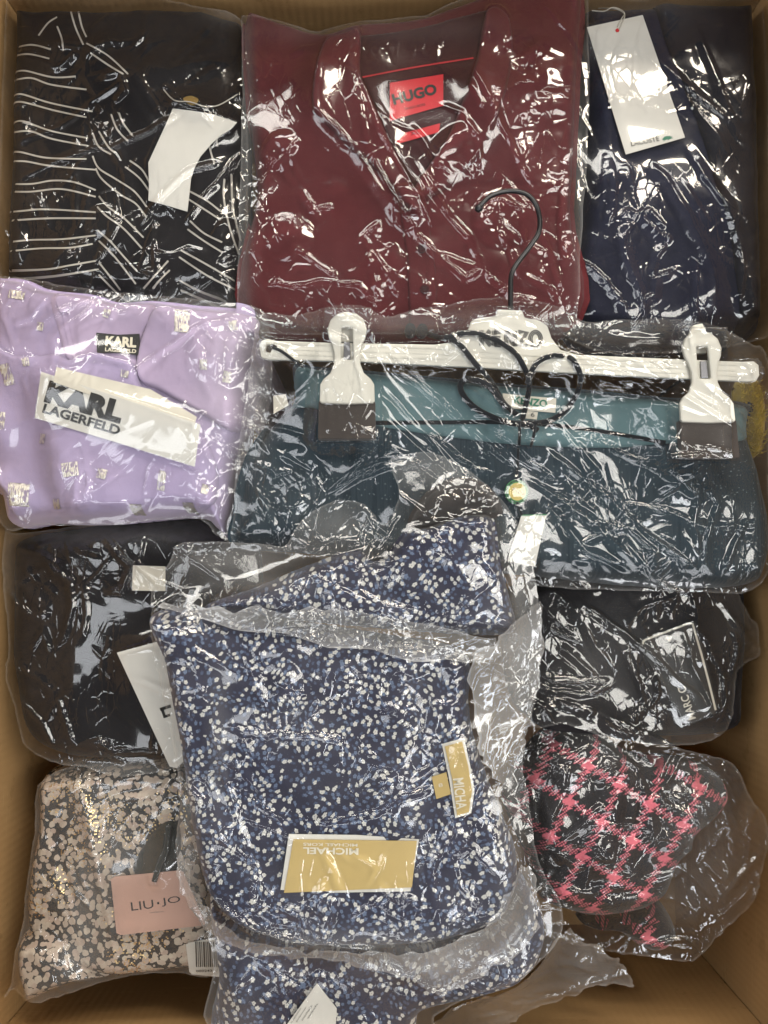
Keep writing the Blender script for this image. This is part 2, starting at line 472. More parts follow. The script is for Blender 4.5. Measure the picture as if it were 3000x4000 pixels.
def cloth(name, col, rough=0.9, sheen=0.2, weave=1400, wstr=0.32, var=0.18, cracks=False):
    m, nt, b = mat_new(name); co = coords(nt)
    nz = N(nt, 'ShaderNodeTexNoise', i_Scale=45.0, i_Detail=4.0); L(nt, co, nz.inputs['Vector'])
    dark = tuple(c * (1 - var) for c in col); lite = tuple(min(1, c * (1 + var)) for c in col)
    L(nt, mixc(nt, nz.outputs[0], dark, lite), b.inputs['Base Color'])
    b.inputs['Roughness'].default_value = rough; b.inputs['Sheen Weight'].default_value = sheen; b.inputs['Specular IOR Level'].default_value = 0.25
    n2 = N(nt, 'ShaderNodeTexNoise', i_Scale=float(weave), i_Detail=2.0); L(nt, co, n2.inputs['Vector'])
    n3 = N(nt, 'ShaderNodeTexNoise', i_Scale=130.0, i_Detail=3.0); L(nt, co, n3.inputs['Vector'])
    s = math_n(nt, 'ADD', math_n(nt, 'MULTIPLY', n2.outputs[0], 0.25), n3.outputs[0])
    bp = N(nt, 'ShaderNodeBump', i_Strength=wstr, i_Distance=0.002); L(nt, s, bp.inputs['Height']); L(nt, bp.outputs[0], b.inputs['Normal'])
    return m
def plain(name, col, rough=0.5, metal=0.0, spec=0.5):
    m, nt, b = mat_new(name); co = coords(nt)
    nz = N(nt, 'ShaderNodeTexNoise', i_Scale=90.0, i_Detail=3.0); L(nt, co, nz.inputs['Vector'])
    L(nt, mixc(nt, nz.outputs[0], tuple(c * 0.93 for c in col), tuple(min(1, c * 1.05) for c in col)), b.inputs['Base Color'])
    b.inputs['Roughness'].default_value = rough; b.inputs['Metallic'].default_value = metal; b.inputs['Specular IOR Level'].default_value = spec
    return m

def film_mat():
    m = bpy.data.materials.new('clear_film'); m.use_nodes = True; nt = m.node_tree; nt.nodes.clear()
    out = N(nt, 'ShaderNodeOutputMaterial'); co = coords(nt)
    hz = N(nt, 'ShaderNodeAttribute', attribute_name='haze'); cr = N(nt, 'ShaderNodeAttribute', attribute_name='crinkle')
    gate = N(nt, 'ShaderNodeTexNoise', noise_dimensions='2D', i_Scale=24.0, i_Detail=0.0); L(nt, co, gate.inputs['Vector'])
    g = N(nt, 'ShaderNodeMapRange', i_From_Min=0.44, i_From_Max=0.58); L(nt, gate.outputs[0], g.inputs['Value'])
    hs = []
    for k, (sc, rot, wd, stretch) in enumerate(((55.0, 0.5, 0.055, 0.45), (105.0, 2.2, 0.07, 0.6))):
        mp = N(nt, 'ShaderNodeMapping'); mp.inputs['Rotation'].default_value = (0, 0, rot); mp.inputs['Scale'].default_value = (1, stretch, 1); L(nt, co, mp.inputs['Vector'])
        vo = N(nt, 'ShaderNodeTexVoronoi', voronoi_dimensions='2D', feature='DISTANCE_TO_EDGE', i_Scale=sc); L(nt, mp.outputs[0], vo.inputs['Vector'])
        hs.append(math_n(nt, 'MINIMUM', math_n(nt, 'DIVIDE', vo.outputs['Distance'], wd), 1.0))
    hgt = math_n(nt, 'MULTIPLY', math_n(nt, 'ADD', hs[0], math_n(nt, 'MULTIPLY', hs[1], 0.7)), g.outputs[0])
    bp = N(nt, 'ShaderNodeBump', i_Distance=0.0005); bp.invert = True; L(nt, hgt, bp.inputs['Height']); L(nt, math_n(nt, 'MINIMUM', math_n(nt, 'MULTIPLY', cr.outputs['Fac'], 0.36), 0.9), bp.inputs['Strength'])
    g1 = N(nt, 'ShaderNodeBsdfGlossy', i_Roughness=0.085); L(nt, bp.outputs[0], g1.inputs['Normal']); g2 = N(nt, 'ShaderNodeBsdfGlossy', i_Roughness=0.22); L(nt, bp.outputs[0], g2.inputs['Normal'])
    for g in (g1, g2): g.inputs['Color'].default_value = (1, 1, 1, 1)
    gl = N(nt, 'ShaderNodeMixShader', i_Fac=0.10); L(nt, g1.outputs[0], gl.inputs[1]); L(nt, g2.outputs[0], gl.inputs[2])
    tr = N(nt, 'ShaderNodeBsdfTransparent'); tr.inputs['Color'].default_value = (0.97, 0.97, 0.965, 1)
    df = N(nt, 'ShaderNodeBsdfDiffuse'); df.inputs['Color'].default_value = (0.82, 0.81, 0.79, 1)
    tl = N(nt, 'ShaderNodeBsdfTranslucent'); tl.inputs['Color'].default_value = (0.82, 0.81, 0.79, 1)
    m1 = N(nt, 'ShaderNodeMixShader', i_Fac=0.35); L(nt, df.outputs[0], m1.inputs[1]); L(nt, tl.outputs[0], m1.inputs[2])
    m2 = N(nt, 'ShaderNodeMixShader'); L(nt, hz.outputs['Fac'], m2.inputs[0]); L(nt, tr.outputs[0], m2.inputs[1]); L(nt, m1.outputs[0], m2.inputs[2])
    fr = N(nt, 'ShaderNodeFresnel', i_IOR=1.5); L(nt, bp.outputs[0], fr.inputs['Normal'])
    ff = math_n(nt, 'MINIMUM', math_n(nt, 'MULTIPLY', fr.outputs[0], 1.15), 0.6)
    m3 = N(nt, 'ShaderNodeMixShader'); L(nt, ff, m3.inputs[0]); L(nt, m2.outputs[0], m3.inputs[1]); L(nt, gl.outputs[0], m3.inputs[2])
    L(nt, m3.outputs[0], out.inputs['Surface'])
    return m
FILM = film_mat()

def cardboard_mat():
    m, nt, b = mat_new('cardboard'); co = coords(nt)
    nz = N(nt, 'ShaderNodeTexNoise', i_Scale=9.0, i_Detail=6.0); L(nt, co, nz.inputs['Vector'])
    n2 = N(nt, 'ShaderNodeTexNoise', i_Scale=900.0, i_Detail=2.0); L(nt, co, n2.inputs['Vector'])
    c = mixc(nt, nz.outputs[0], (0.40, 0.235, 0.10), (0.50, 0.31, 0.14))
    c = mixc(nt, math_n(nt, 'MULTIPLY', n2.outputs[0], 0.35), c, (0.27, 0.155, 0.05))
    sm = N(nt, 'ShaderNodeMapping'); sm.inputs['Scale'].default_value = (3, 3, 40); L(nt, co, sm.inputs['Vector'])
    sc = N(nt, 'ShaderNodeTexNoise', i_Scale=6.0, i_Detail=5.0, i_Roughness=0.7); L(nt, sm.outputs[0], sc.inputs['Vector'])
    c = mixc(nt, math_n(nt, 'MULTIPLY', math_n(nt, 'GREATER_THAN', sc.outputs[0], 0.62), 0.25), c, (0.55, 0.37, 0.16))
    n5 = N(nt, 'ShaderNodeTexNoise', i_Scale=22.0, i_Detail=6.0, i_Roughness=0.75); L(nt, co, n5.inputs['Vector'])
    c = mixc(nt, math_n(nt, 'MULTIPLY', math_n(nt, 'GREATER_THAN', n5.outputs[0], 0.60), 0.30), c, (0.26, 0.15, 0.055))
    L(nt, c, b.inputs['Base Color']); b.inputs['Roughness'].default_value = 0.8; b.inputs['Specular IOR Level'].default_value = 0.2
    wv = N(nt, 'ShaderNodeTexWave', i_Scale=90.0, i_Distortion=0.25, wave_type='BANDS', bands_direction='DIAGONAL'); 
    mp = N(nt, 'ShaderNodeMapping'); mp.inputs['Scale'].default_value = (1, 1, 0.0); L(nt, co, mp.inputs['Vector']); L(nt, mp.outputs[0], wv.inputs['Vector'])
    bp = N(nt, 'ShaderNodeBump', i_Strength=0.16, i_Distance=0.0012)
    L(nt, math_n(nt, 'ADD', math_n(nt, 'MULTIPLY', wv.outputs['Fac'], 0.6), nz.outputs[0]), bp.inputs['Height']); L(nt, bp.outputs[0], b.inputs['Normal'])
    return m
CARDBOARD = cardboard_mat()

def flower_mat():
    m, nt, b = mat_new('floral_cloth'); co = coords(nt)
    base = (0.013, 0.014, 0.042)
    wn = N(nt, 'ShaderNodeTexNoise', i_Scale=60.0, i_Detail=0.0); L(nt, co, wn.inputs['Vector'])
    warp = N(nt, 'ShaderNodeVectorMath', operation='MULTIPLY_ADD'); L(nt, wn.outputs['Color'], warp.inputs[0]); warp.inputs[1].default_value = (.007,) * 3; L(nt, co, warp.inputs[2])
    col = None
    for k, (sc, off, rad, ca, keep) in enumerate((
            (265, (3.1, 1.7, 0), 0.27, (0.05, 0.07, 0.14), 0.42), (255, (0, 0, 0), 0.32, (0.12, 0.165, 0.27), 0.36), (245, (7.3, 4.4, 0), 0.35, (0.64, 0.63, 0.59), 0.33))):
        mp = N(nt, 'ShaderNodeMapping'); mp.inputs['Location'].default_value = off; mp.inputs['Rotation'].default_value = (0, 0, (0.45, 1.15, 2.3)[k]); mp.inputs['Scale'].default_value = (sc, sc, 0.0); L(nt, warp.outputs[0], mp.inputs['Vector'])
        vo = N(nt, 'ShaderNodeTexVoronoi', voronoi_dimensions='2D', i_Scale=1.0, i_Randomness=0.95); L(nt, mp.outputs[0], vo.inputs['Vector'])
        sub = N(nt, 'ShaderNodeVectorMath', operation='SUBTRACT'); L(nt, mp.outputs[0], sub.inputs[0]); L(nt, vo.outputs['Position'], sub.inputs[1])
        sp = N(nt, 'ShaderNodeSeparateXYZ'); L(nt, sub.outputs[0], sp.inputs[0])
        sc_ = N(nt, 'ShaderNodeSeparateColor'); L(nt, vo.outputs['Color'], sc_.inputs[0])
        an = math_n(nt, 'ADD', math_n(nt, 'ARCTAN2', sp.outputs[1], sp.outputs[0]), math_n(nt, 'MULTIPLY', sc_.outputs[0], 6.28))
        rr = math_n(nt, 'SQRT', math_n(nt, 'ADD', math_n(nt, 'MULTIPLY', sp.outputs[0], sp.outputs[0]), math_n(nt, 'MULTIPLY', sp.outputs[1], sp.outputs[1])))
        pet = math_n(nt, 'ABSOLUTE', math_n(nt, 'COSINE', math_n(nt, 'MULTIPLY', an, 2.5)))
        R = math_n(nt, 'MULTIPLY', math_n(nt, 'ADD', math_n(nt, 'MULTIPLY', math_n(nt, 'POWER', pet, 0.6), 0.5), 0.5), math_n(nt, 'ADD', math_n(nt, 'MULTIPLY', sc_.outputs[2], 0.12), rad))
        f = math_n(nt, 'LESS_THAN', rr, R)
        f = math_n(nt, 'MULTIPLY', f, math_n(nt, 'LESS_THAN', sc_.outputs[1], keep))
        f = math_n(nt, 'MULTIPLY', f, math_n(nt, 'GREATER_THAN', rr, 0.055))
        col = mixc(nt, f, col if col else base, ca)
    L(nt, col, b.inputs['Base Color']); b.inputs['Roughness'].default_value = 0.75; b.inputs['Sheen Weight'].default_value = 0.15
    n3 = N(nt, 'ShaderNodeTexNoise', i_Scale=120.0, i_Detail=4.0); L(nt, co, n3.inputs['Vector'])
    bp = N(nt, 'ShaderNodeBump', i_Strength=0.2, i_Distance=0.002); L(nt, n3.outputs[0], bp.inputs['Height']); L(nt, bp.outputs[0], b.inputs['Normal'])
    return m

def hound_mat():
    m, nt, b = mat_new('houndstooth_tweed'); co = coords(nt)
    nz = N(nt, 'ShaderNodeTexNoise', i_Scale=25.0, i_Detail=2.0); L(nt, co, nz.inputs['Vector'])
    wa = N(nt, 'ShaderNodeVectorMath', operation='MULTIPLY_ADD'); L(nt, nz.outputs['Color'], wa.inputs[0]); wa.inputs[1].default_value = (.0032,) * 3; L(nt, co, wa.inputs[2])
    sp = N(nt, 'ShaderNodeSeparateXYZ'); L(nt, wa.outputs[0], sp.inputs[0])
    x, y = sp.outputs[0], sp.outputs[1]
    def comb(ax, ay, s): return math_n(nt, 'ADD', math_n(nt, 'MULTIPLY', x, ax * s), math_n(nt, 'MULTIPLY', y, ay * s))
    # lattice: a = (116,-70) px, b = (-73,-129) px at about 0.22 mm per pixel
    a = np.array([116, -70]) * 0.000215; bb = np.array([-73, -129]) * 0.000215
    inv = np.linalg.inv(np.array([a, bb]).T)
    s = comb(inv[0, 0], inv[0, 1], 1.0); t = comb(inv[1, 0], inv[1, 1], 1.0)
    u = math_n(nt, 'FRACT', math_n(nt, 'ADD', s, 100.13)); v = math_n(nt, 'FRACT', math_n(nt, 'ADD', t, 100.4))
    tooth = math_n(nt, 'MULTIPLY', math_n(nt, 'PINGPONG', math_n(nt, 'MULTIPLY', math_n(nt, 'SUBTRACT', s, t), 5.0), 0.5), 0.20)
    au = math_n(nt, 'ABSOLUTE', math_n(nt, 'SUBTRACT', u, 0.5)); av = math_n(nt, 'ABSOLUTE', math_n(nt, 'SUBTRACT', v, 0.5))
    ju = math_n(nt, 'MULTIPLY', math_n(nt, 'SUBTRACT', math_n(nt, 'FRACT', math_n(nt, 'MULTIPLY', t, 5.0)), 0.5), 0.14); jv = math_n(nt, 'MULTIPLY', math_n(nt, 'SUBTRACT', math_n(nt, 'FRACT', math_n(nt, 'MULTIPLY', s, 5.0)), 0.5), 0.14)
    au = math_n(nt, 'ABSOLUTE', math_n(nt, 'ADD', math_n(nt, 'SUBTRACT', u, 0.5), ju)); av = math_n(nt, 'ABSOLUTE', math_n(nt, 'ADD', math_n(nt, 'SUBTRACT', v, 0.5), jv))
    both = math_n(nt, 'MULTIPLY', math_n(nt, 'LESS_THAN', au, 0.135), math_n(nt, 'LESS_THAN', av, 0.135))
    one = math_n(nt, 'MAXIMUM', math_n(nt, 'LESS_THAN', au, 0.085), math_n(nt, 'LESS_THAN', av, 0.085))
    hx = math_n(nt, 'GREATER_THAN', math_n(nt, 'PINGPONG', math_n(nt, 'MULTIPLY', comb(1, 0.7, 1.0), 420.0), 0.5), 0.18)
    hy = math_n(nt, 'GREATER_THAN', math_n(nt, 'PINGPONG', math_n(nt, 'MULTIPLY', comb(-0.7, 1, 1.0), 420.0), 0.5), 0.18)
    f = math_n(nt, 'MAXIMUM', both, math_n(nt, 'MULTIPLY', one, math_n(nt, 'MULTIPLY', hx, hy)))
    fz = N(nt, 'ShaderNodeTexNoise', i_Scale=500.0, i_Detail=2.0); L(nt, co, fz.inputs['Vector'])
    pk = mixc(nt, fz.outputs[0], (0.74, 0.12, 0.20), (0.92, 0.26, 0.30)); bk = mixc(nt, fz.outputs[0], (0.006, 0.005, 0.007), (0.022, 0.02, 0.025))
    L(nt, mixc(nt, f, bk, pk), b.inputs['Base Color']); b.inputs['Roughness'].default_value = 0.95; b.inputs['Sheen Weight'].default_value = 0.2
    bp = N(nt, 'ShaderNodeBump', i_Strength=0.5, i_Distance=0.002); L(nt, fz.outputs[0], bp.inputs['Height']); L(nt, bp.outputs[0], b.inputs['Normal'])
    return m

def blotch_mat():
    m, nt, b = mat_new('pink_blotch_print'); co = coords(nt)
    nz = N(nt, 'ShaderNodeTexNoise', i_Scale=110.0, i_Detail=2.0); L(nt, co, nz.inputs['Vector'])
    wa = N(nt, 'ShaderNodeVectorMath', operation='MULTIPLY_ADD'); L(nt, nz.outputs['Color'], wa.inputs[0]); wa.inputs[1].default_value = (.006,) * 3; L(nt, co, wa.inputs[2])
    vo = N(nt, 'ShaderNodeTexVoronoi', feature='SMOOTH_F1', i_Smoothness=0.12, i_Scale=195.0); L(nt, wa.outputs[0], vo.inputs['Vector'])
    v1 = N(nt, 'ShaderNodeTexVoronoi', i_Scale=195.0); L(nt, wa.outputs[0], v1.inputs['Vector'])
    n2 = N(nt, 'ShaderNodeTexNoise', i_Scale=60.0, i_Detail=1.0); L(nt, co, n2.inputs['Vector'])
    gap = math_n(nt, 'GREATER_THAN', vo.outputs[0], math_n(nt, 'ADD', math_n(nt, 'MULTIPLY', n2.outputs[0], 0.42), 0.33))
    sc_ = N(nt, 'ShaderNodeSeparateColor'); L(nt, v1.outputs['Color'], sc_.inputs[0])
    pc = mixc(nt, sc_.outputs[0], (0.50, 0.38, 0.31), (0.60, 0.52, 0.42))
    L(nt, mixc(nt, gap, pc, (0.012, 0.012, 0.014)), b.inputs['Base Color'])
    gz = N(nt, 'ShaderNodeTexWhiteNoise', noise_dimensions='2D')
    sn = N(nt, 'ShaderNodeVectorMath', operation='SNAP'); L(nt, co, sn.inputs[0]); sn.inputs[1].default_value = (0.0011,) * 3; L(nt, sn.outputs[0], gz.inputs['Vector'])
    n4 = N(nt, 'ShaderNodeTexNoise', i_Scale=18.0); L(nt, co, n4.inputs['Vector'])
    gold = math_n(nt, 'LESS_THAN', gz.outputs[0], math_n(nt, 'MULTIPLY', math_n(nt, 'SUBTRACT', n4.outputs[0], 0.47), 0.9))
    L(nt, gold, b.inputs['Metallic'])
    g2 = mixc(nt, gold, mixc(nt, gap, pc, (0.012, 0.012, 0.014)), (0.9, 0.66, 0.33)); L(nt, g2, b.inputs['Base Color'])
    L(nt, math_n(nt, 'SUBTRACT', 0.85, math_n(nt, 'MULTIPLY', gold, 0.5)), b.inputs['Roughness'])
    bp = N(nt, 'ShaderNodeBump', i_Strength=0.5, i_Distance=0.002); L(nt, math_n(nt, 'ADD', gz.outputs[0], nz.outputs[0]), bp.inputs['Height']); L(nt, bp.outputs[0], b.inputs['Normal'])
    return m

def teal_mat(name, c0, pleat, glit=0.985):
    m, nt, b = mat_new(name); co = coords(nt)
    nz = N(nt, 'ShaderNodeTexNoise', i_Scale=40.0, i_Detail=4.0); L(nt, co, nz.inputs['Vector'])
    sn = N(nt, 'ShaderNodeVectorMath', operation='SNAP'); L(nt, co, sn.inputs[0]); sn.inputs[1].default_value = (0.0006,) * 3
    wn = N(nt, 'ShaderNodeTexWhiteNoise', noise_dimensions='2D'); L(nt, sn.outputs[0], wn.inputs['Vector'])
    gl = math_n(nt, 'GREATER_THAN', wn.outputs[0], glit)
    c = mixc(nt, nz.outputs[0], tuple(x * 0.8 for x in c0), tuple(x * 1.25 for x in c0))
    L(nt, mixc(nt, gl, c, (0.22, 0.27, 0.28)), b.inputs['Base Color'])
    b.inputs['Roughness'].default_value = 0.7; b.inputs['Sheen Weight'].default_value = 0.1
    mp = N(nt, 'ShaderNodeMapping'); mp.inputs['Scale'].default_value = (1, 0.06, 0.0); L(nt, co, mp.inputs['Vector'])
    n3 = N(nt, 'ShaderNodeTexNoise', i_Scale=float(pleat), i_Detail=2.0); L(nt, mp.outputs[0], n3.inputs['Vector'])
    bp = N(nt, 'ShaderNodeBump', i_Strength=0.6, i_Distance=0.003); L(nt, n3.outputs[0], bp.inputs['Height']); L(nt, bp.outputs[0], b.inputs['Normal'])
    return m

BLACK = cloth('black_cloth', (0.009, 0.008, 0.010), sheen=0.04); NAVY = cloth('navy_cloth', (0.009, 0.011, 0.030), rough=0.75, sheen=0.06)
NAVY2 = cloth('dark_charcoal_cloth', (0.010, 0.010, 0.017), rough=0.8, sheen=0.06)
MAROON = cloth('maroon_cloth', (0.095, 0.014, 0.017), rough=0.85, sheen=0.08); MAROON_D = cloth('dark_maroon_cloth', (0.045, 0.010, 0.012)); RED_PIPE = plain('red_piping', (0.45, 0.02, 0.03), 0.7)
LILAC = cloth('lilac_cloth', (0.45, 0.37, 0.57), rough=0.7, sheen=0.3, var=0.08); LILAC_P = cloth('pink_lilac_cloth', (0.49, 0.39, 0.56), var=0.08)
def lurex():
    m, nt, b = mat_new('silver_lurex'); co = coords(nt)
    mp = N(nt, 'ShaderNodeMapping'); mp.inputs['Scale'].default_value = (1, 0.18, 1); L(nt, co, mp.inputs['Vector'])
    nz = N(nt, 'ShaderNodeTexNoise', i_Scale=1100.0, i_Detail=2.0); L(nt, mp.outputs[0], nz.inputs['Vector'])
    n2 = N(nt, 'ShaderNodeTexNoise', i_Scale=220.0, i_Detail=2.0); L(nt, co, n2.inputs['Vector'])
    f = math_n(nt, 'GREATER_THAN', math_n(nt, 'ADD', nz.outputs[0], math_n(nt, 'MULTIPLY', n2.outputs[0], 0.9)), 0.88)
    L(nt, mixc(nt, f, (0.36, 0.30, 0.42), (0.70, 0.67, 0.60)), b.inputs['Base Color']); L(nt, math_n(nt, 'MULTIPLY', f, 0.8), b.inputs['Metallic'])
    b.inputs['Roughness'].default_value = 0.42
    bp = N(nt, 'ShaderNodeBump', i_Strength=0.7, i_Distance=0.001); L(nt, nz.outputs[0], bp.inputs['Height']); L(nt, bp.outputs[0], b.inputs['Normal'])
    return m
SILVER = lurex()
TEAL_D = teal_mat('dark_teal_pleats', (0.003, 0.019, 0.032), 420.0, 0.988); TEAL_L = teal_mat('teal_waistband', (0.085, 0.16, 0.175), 60.0, 0.99)
WHITE = plain('white_card', (0.74, 0.72, 0.66), 0.5); CREAM = plain('cream_card', (0.70, 0.66, 0.56), 0.5); STRIPE = cloth('white_stripe', (0.52, 0.49, 0.44))
INK = plain('black_ink', (0.012, 0.012, 0.012), 0.6); GREY_INK = plain('grey_ink', (0.13, 0.13, 0.12), 0.6); RED = plain('red_label', (0.62, 0.012, 0.025), 0.6)
GOLD_CARD = plain('gold_card', (0.58, 0.42, 0.15), 0.45); GOLD = plain('gold_metal', (0.75, 0.52, 0.18), 0.3, 1.0); PINK_CARD = plain('pink_card', (0.60, 0.36, 0.28), 0.5)
HANGER = plain('white_plastic', (0.72, 0.70, 0.62), 0.35); RUBBER = cloth('brown_rubber', (0.055, 0.045, 0.040), rough=0.85); BLACK_WIRE = plain('black_wire', (0.010, 0.010, 0.011), 0.3)
CORD = cloth('black_cord', (0.008, 0.010, 0.014), weave=900, wstr=0.5); GREEN = plain('green_enamel', (0.01, 0.20, 0.05), 0.45); GREEN_INK = plain('green_ink', (0.03, 0.20, 0.12), 0.6)
YELLOW_DISC = plain('yellow_disc', (0.55, 0.43, 0.12), 0.5); YELLOW_FUR = cloth('yellow_fur', (0.50, 0.36, 0.03), weave=500, wstr=0.8, var=0.4); PALE_INK = plain('pale_ink', (0.80, 0.74, 0.58), 0.5)
FLORAL = flower_mat(); HOUND = hound_mat(); BLOTCH = blotch_mat(); THREAD = plain('white_thread', (0.6, 0.57, 0.5), 0.7); TAN_CLOTH = cloth('grey_brown_lining', (0.030, 0.025, 0.024))
DARK_RIBBON = cloth('dark_green_ribbon', (0.014, 0.016, 0.012))

# ------------------------------------------------------------------ the carton
def box_mesh(name, x0, x1, y0, y1, z0, z1, mat, parent, bevel=0.0008):
    bm = bmesh.new(); bmesh.ops.create_cube(bm, size=1)
    for v in bm.verts:
        v.co = ((x0 + x1) / 2 + v.co.x * (x1 - x0), (y0 + y1) / 2 + v.co.y * (y1 - y0), (z0 + z1) / 2 + v.co.z * (z1 - z0))
    bmesh.ops.bevel(bm, geom=bm.edges[:], offset=bevel, segments=2, affect='EDGES')
    me = bpy.data.meshes.new(name); bm.to_mesh(me); bm.free(); me.materials.append(mat)
    return link(name, me, parent)
RIM, TH = 0.13, 0.005
box = thing('cardboard_carton', 'open brown corrugated cardboard carton holding all the bagged clothes', 'carton')
box_mesh('base_sheet', -BX - TH, BX + TH, BY0 - TH, BY1 + TH, FLOOR - TH, FLOOR, CARDBOARD, box)
box_mesh('side_panel', -BX - TH, -BX, BY0 - TH, BY1 + TH, FLOOR + .0005, RIM, CARDBOARD, box)
box_mesh('side_panel', BX, BX + TH, BY0 - TH, BY1 + TH, FLOOR + .0005, RIM, CARDBOARD, box)
box_mesh('end_panel', -BX + .0003, BX - .0003, BY0 - TH, BY0, FLOOR + .0005, RIM, CARDBOARD, box)
box_mesh('end_panel', -BX + .0003, BX - .0003, BY1, BY1 + TH, FLOOR + .0005, RIM, CARDBOARD, box)
for sx in (-1, 1):                                                   # flaps folded down outside
    f = box_mesh('flap', -0.0025, 0.0025, BY0, BY1, -0.20, 0, CARDBOARD, box)
    f.location = (sx * (BX + TH + 0.006), 0, RIM); f.rotation_euler = (0, -sx * math.radians(24), 0)
for y, s in ((BY0, -1), (BY1, 1)):
    f = box_mesh('flap', -BX, BX, -0.0025, 0.0025, -0.20, 0, CARDBOARD, box)
    f.location = (0, y + s * (TH + 0.006), RIM); f.rotation_euler = (s * math.radians(24), 0, 0)

def C(pts, sc, ox, oy): return [(ox + a * sc, oy + b * sc) for a, b in pts]
def c1(*p): return C(p, 0.6028, 0, 0)
def c2(*p): return C(p, 0.8439, 900, 0)
def c3(*p): return C(p, 0.588, 2100, 0)
def c4(*p): return C(p, 0.6329, 0, 1050)
def c5(*p): return C(p, 0.7233, 900, 1150)
def c6(*p): return C(p, 0.7233, 1800, 1150)
def k1(*p): return C(p, 0.4972, 0, 1950)
def k2(*p): return C(p, 0.5425, 0, 2900)
def k4(*p): return C(p, 0.9645, 600, 2800)
def k5(*p): return C(p, 0.633, 1950, 2200)
def k6(*p): return C(p, 0.663, 1900, 2700)
def k7(*p): return C(p, 0.2411, 1600, 2800)
PI = math.pi

# ------------------------------------------------------------------ pink and black blotch print top, bottom of the pile
t = thing('bagged_garment', 'pink, black and gold blotch print garment with square pink tag, in clear bag', 'bagged garment', 'bagged garments packed in the carton')
garment('folded_garment', t, [(190, 3010), (450, 2960), (760, 2960), (860, 3200), (880, 3500), (850, 3740), (720, 3770), (450, 3790), (200, 3700), (125, 3600), (130, 3400), (165, 3200)],
        -0.10, 0.05, BLOTCH, 0.016, fold=[([(300, 3050), (380, 3350), (430, 3700)], .006, .003), ([(200, 3200), (260, 3450), (330, 3600)], .005, -.003)], seed=5)
garment('rolled_sleeve', t, k2((165, 1400), (230, 1300), (380, 1270), (560, 1330), (640, 1420), (760, 1560), (920, 1620), (900, 1650), (640, 1680), (420, 1760), (240, 1830), (210, 1740), (170, 1560)),
      -0.10, 0.058, BLOTCH, 0.016, fold=[(k2((200, 1420), (420, 1440), (620, 1520)), .004, .002)], seed=8)
panel('bow_ribbon', t, k2((1000, 800), (1130, 620), (1230, 560), (1300, 620), (1290, 860), (1180, 960), (1040, 960), (960, 920)), -0.05, 0.004, DARK_RIBBON, seed=9)
cd, pl = card('hang_tag', t, k2((800, 985), (830, 965), (1290, 920), (1320, 930), (1480, 1300), (1470, 1315), (870, 1385), (840, 1370)), PINK_CARD, lift=0.004, thick=0.0008)
lettering('LIU', cd, pl, *k2((950, 1210), (1110, 1190)), 33, INK); lettering('JO', cd, pl, *k2((1170, 1180), (1305, 1160)), 33, INK)
dot = [(k2((1141, 1155))[0][0] + 5 * math.cos(a), k2((1141, 1155))[0][1] + 5 * math.sin(a)) for a in np.linspace(0, 2 * PI, 9)[:-1]]
card('middle_dot', cd, dot, INK, plane=pl, up=0.0008, thick=0.0002, raise_top=False)
lettering('milano', cd, pl, *k2((1080, 1228), (1180, 1218)), 6, GREY_INK)
cord('tag_ribbon', t, k2((1215, 600), (1200, 760), (1150, 880), (1110, 1000)), 0.0022, DARK_RIBBON)
cd, pl = card('barcode_sticker', t, k2((1340, 1455), (1360, 1440), (1620, 1395), (1615, 1690), (1385, 1668), (1365, 1650)), WHITE, lift=0.002)
bx = 1408
for wpx in (10, 5, 8, 5, 12, 5, 6, 10, 5, 8, 5, 11, 6, 5, 9):
    strip_on_plane('bar', cd, pl, k2((bx + wpx / 2, 1430), (bx + wpx / 2 + 6, 1612)), wpx * 0.5425, INK); bx += wpx + 7
lettering('000243', cd, pl, *k2((1416, 1650), (1530, 1646)), 9, INK, bold=0.01)
film('plastic_bag', t, [(175, 3040), (450, 2970), (800, 2960), (880, 3200), (890, 3500), (860, 3770), (700, 3790), (520, 3800), (330, 3850), (170, 3900), (110, 3890), (60, 3860), (15, 3898), (50, 3830), (75, 3700), (95, 3600), (110, 3450), (140, 3250)],
     -0.055, FILM, n_fold=24, amp=0.0028, ang=[1.2, 1.9, 1.5], zmin=-0.066, seed=21, calm=[(610, 3530, 200, 90), (610, 3530, 170, 60)], haze=0.24, hazes=[(330, 3500, 60, 250, .12), (430, 3300, 60, 300, .12), (300, 3720, 120, 60, .1)],
     strokes=[(k2((420, 680), (470, 900), (550, 1110), (690, 1225)), .005, .004), (k2((600, 420), (660, 700), (720, 1000), (800, 1300), (850, 1580)), .006, .005), (k2((770, 450), (720, 700)), .004, .003),
              (k2((820, 480), (790, 750), (730, 950)), .004, .004), (k2((280, 1300), (520, 1275)), .004, .003), (k2((420, 680), (340, 760), (240, 790)), .004, .003), (k2((350, 900), (520, 1250), (640, 1480)), .006, .004)],
     crinkle=[(200, 3780, 150, 80, 0, .8), (330, 3240, 90, 100, 0, .5)])

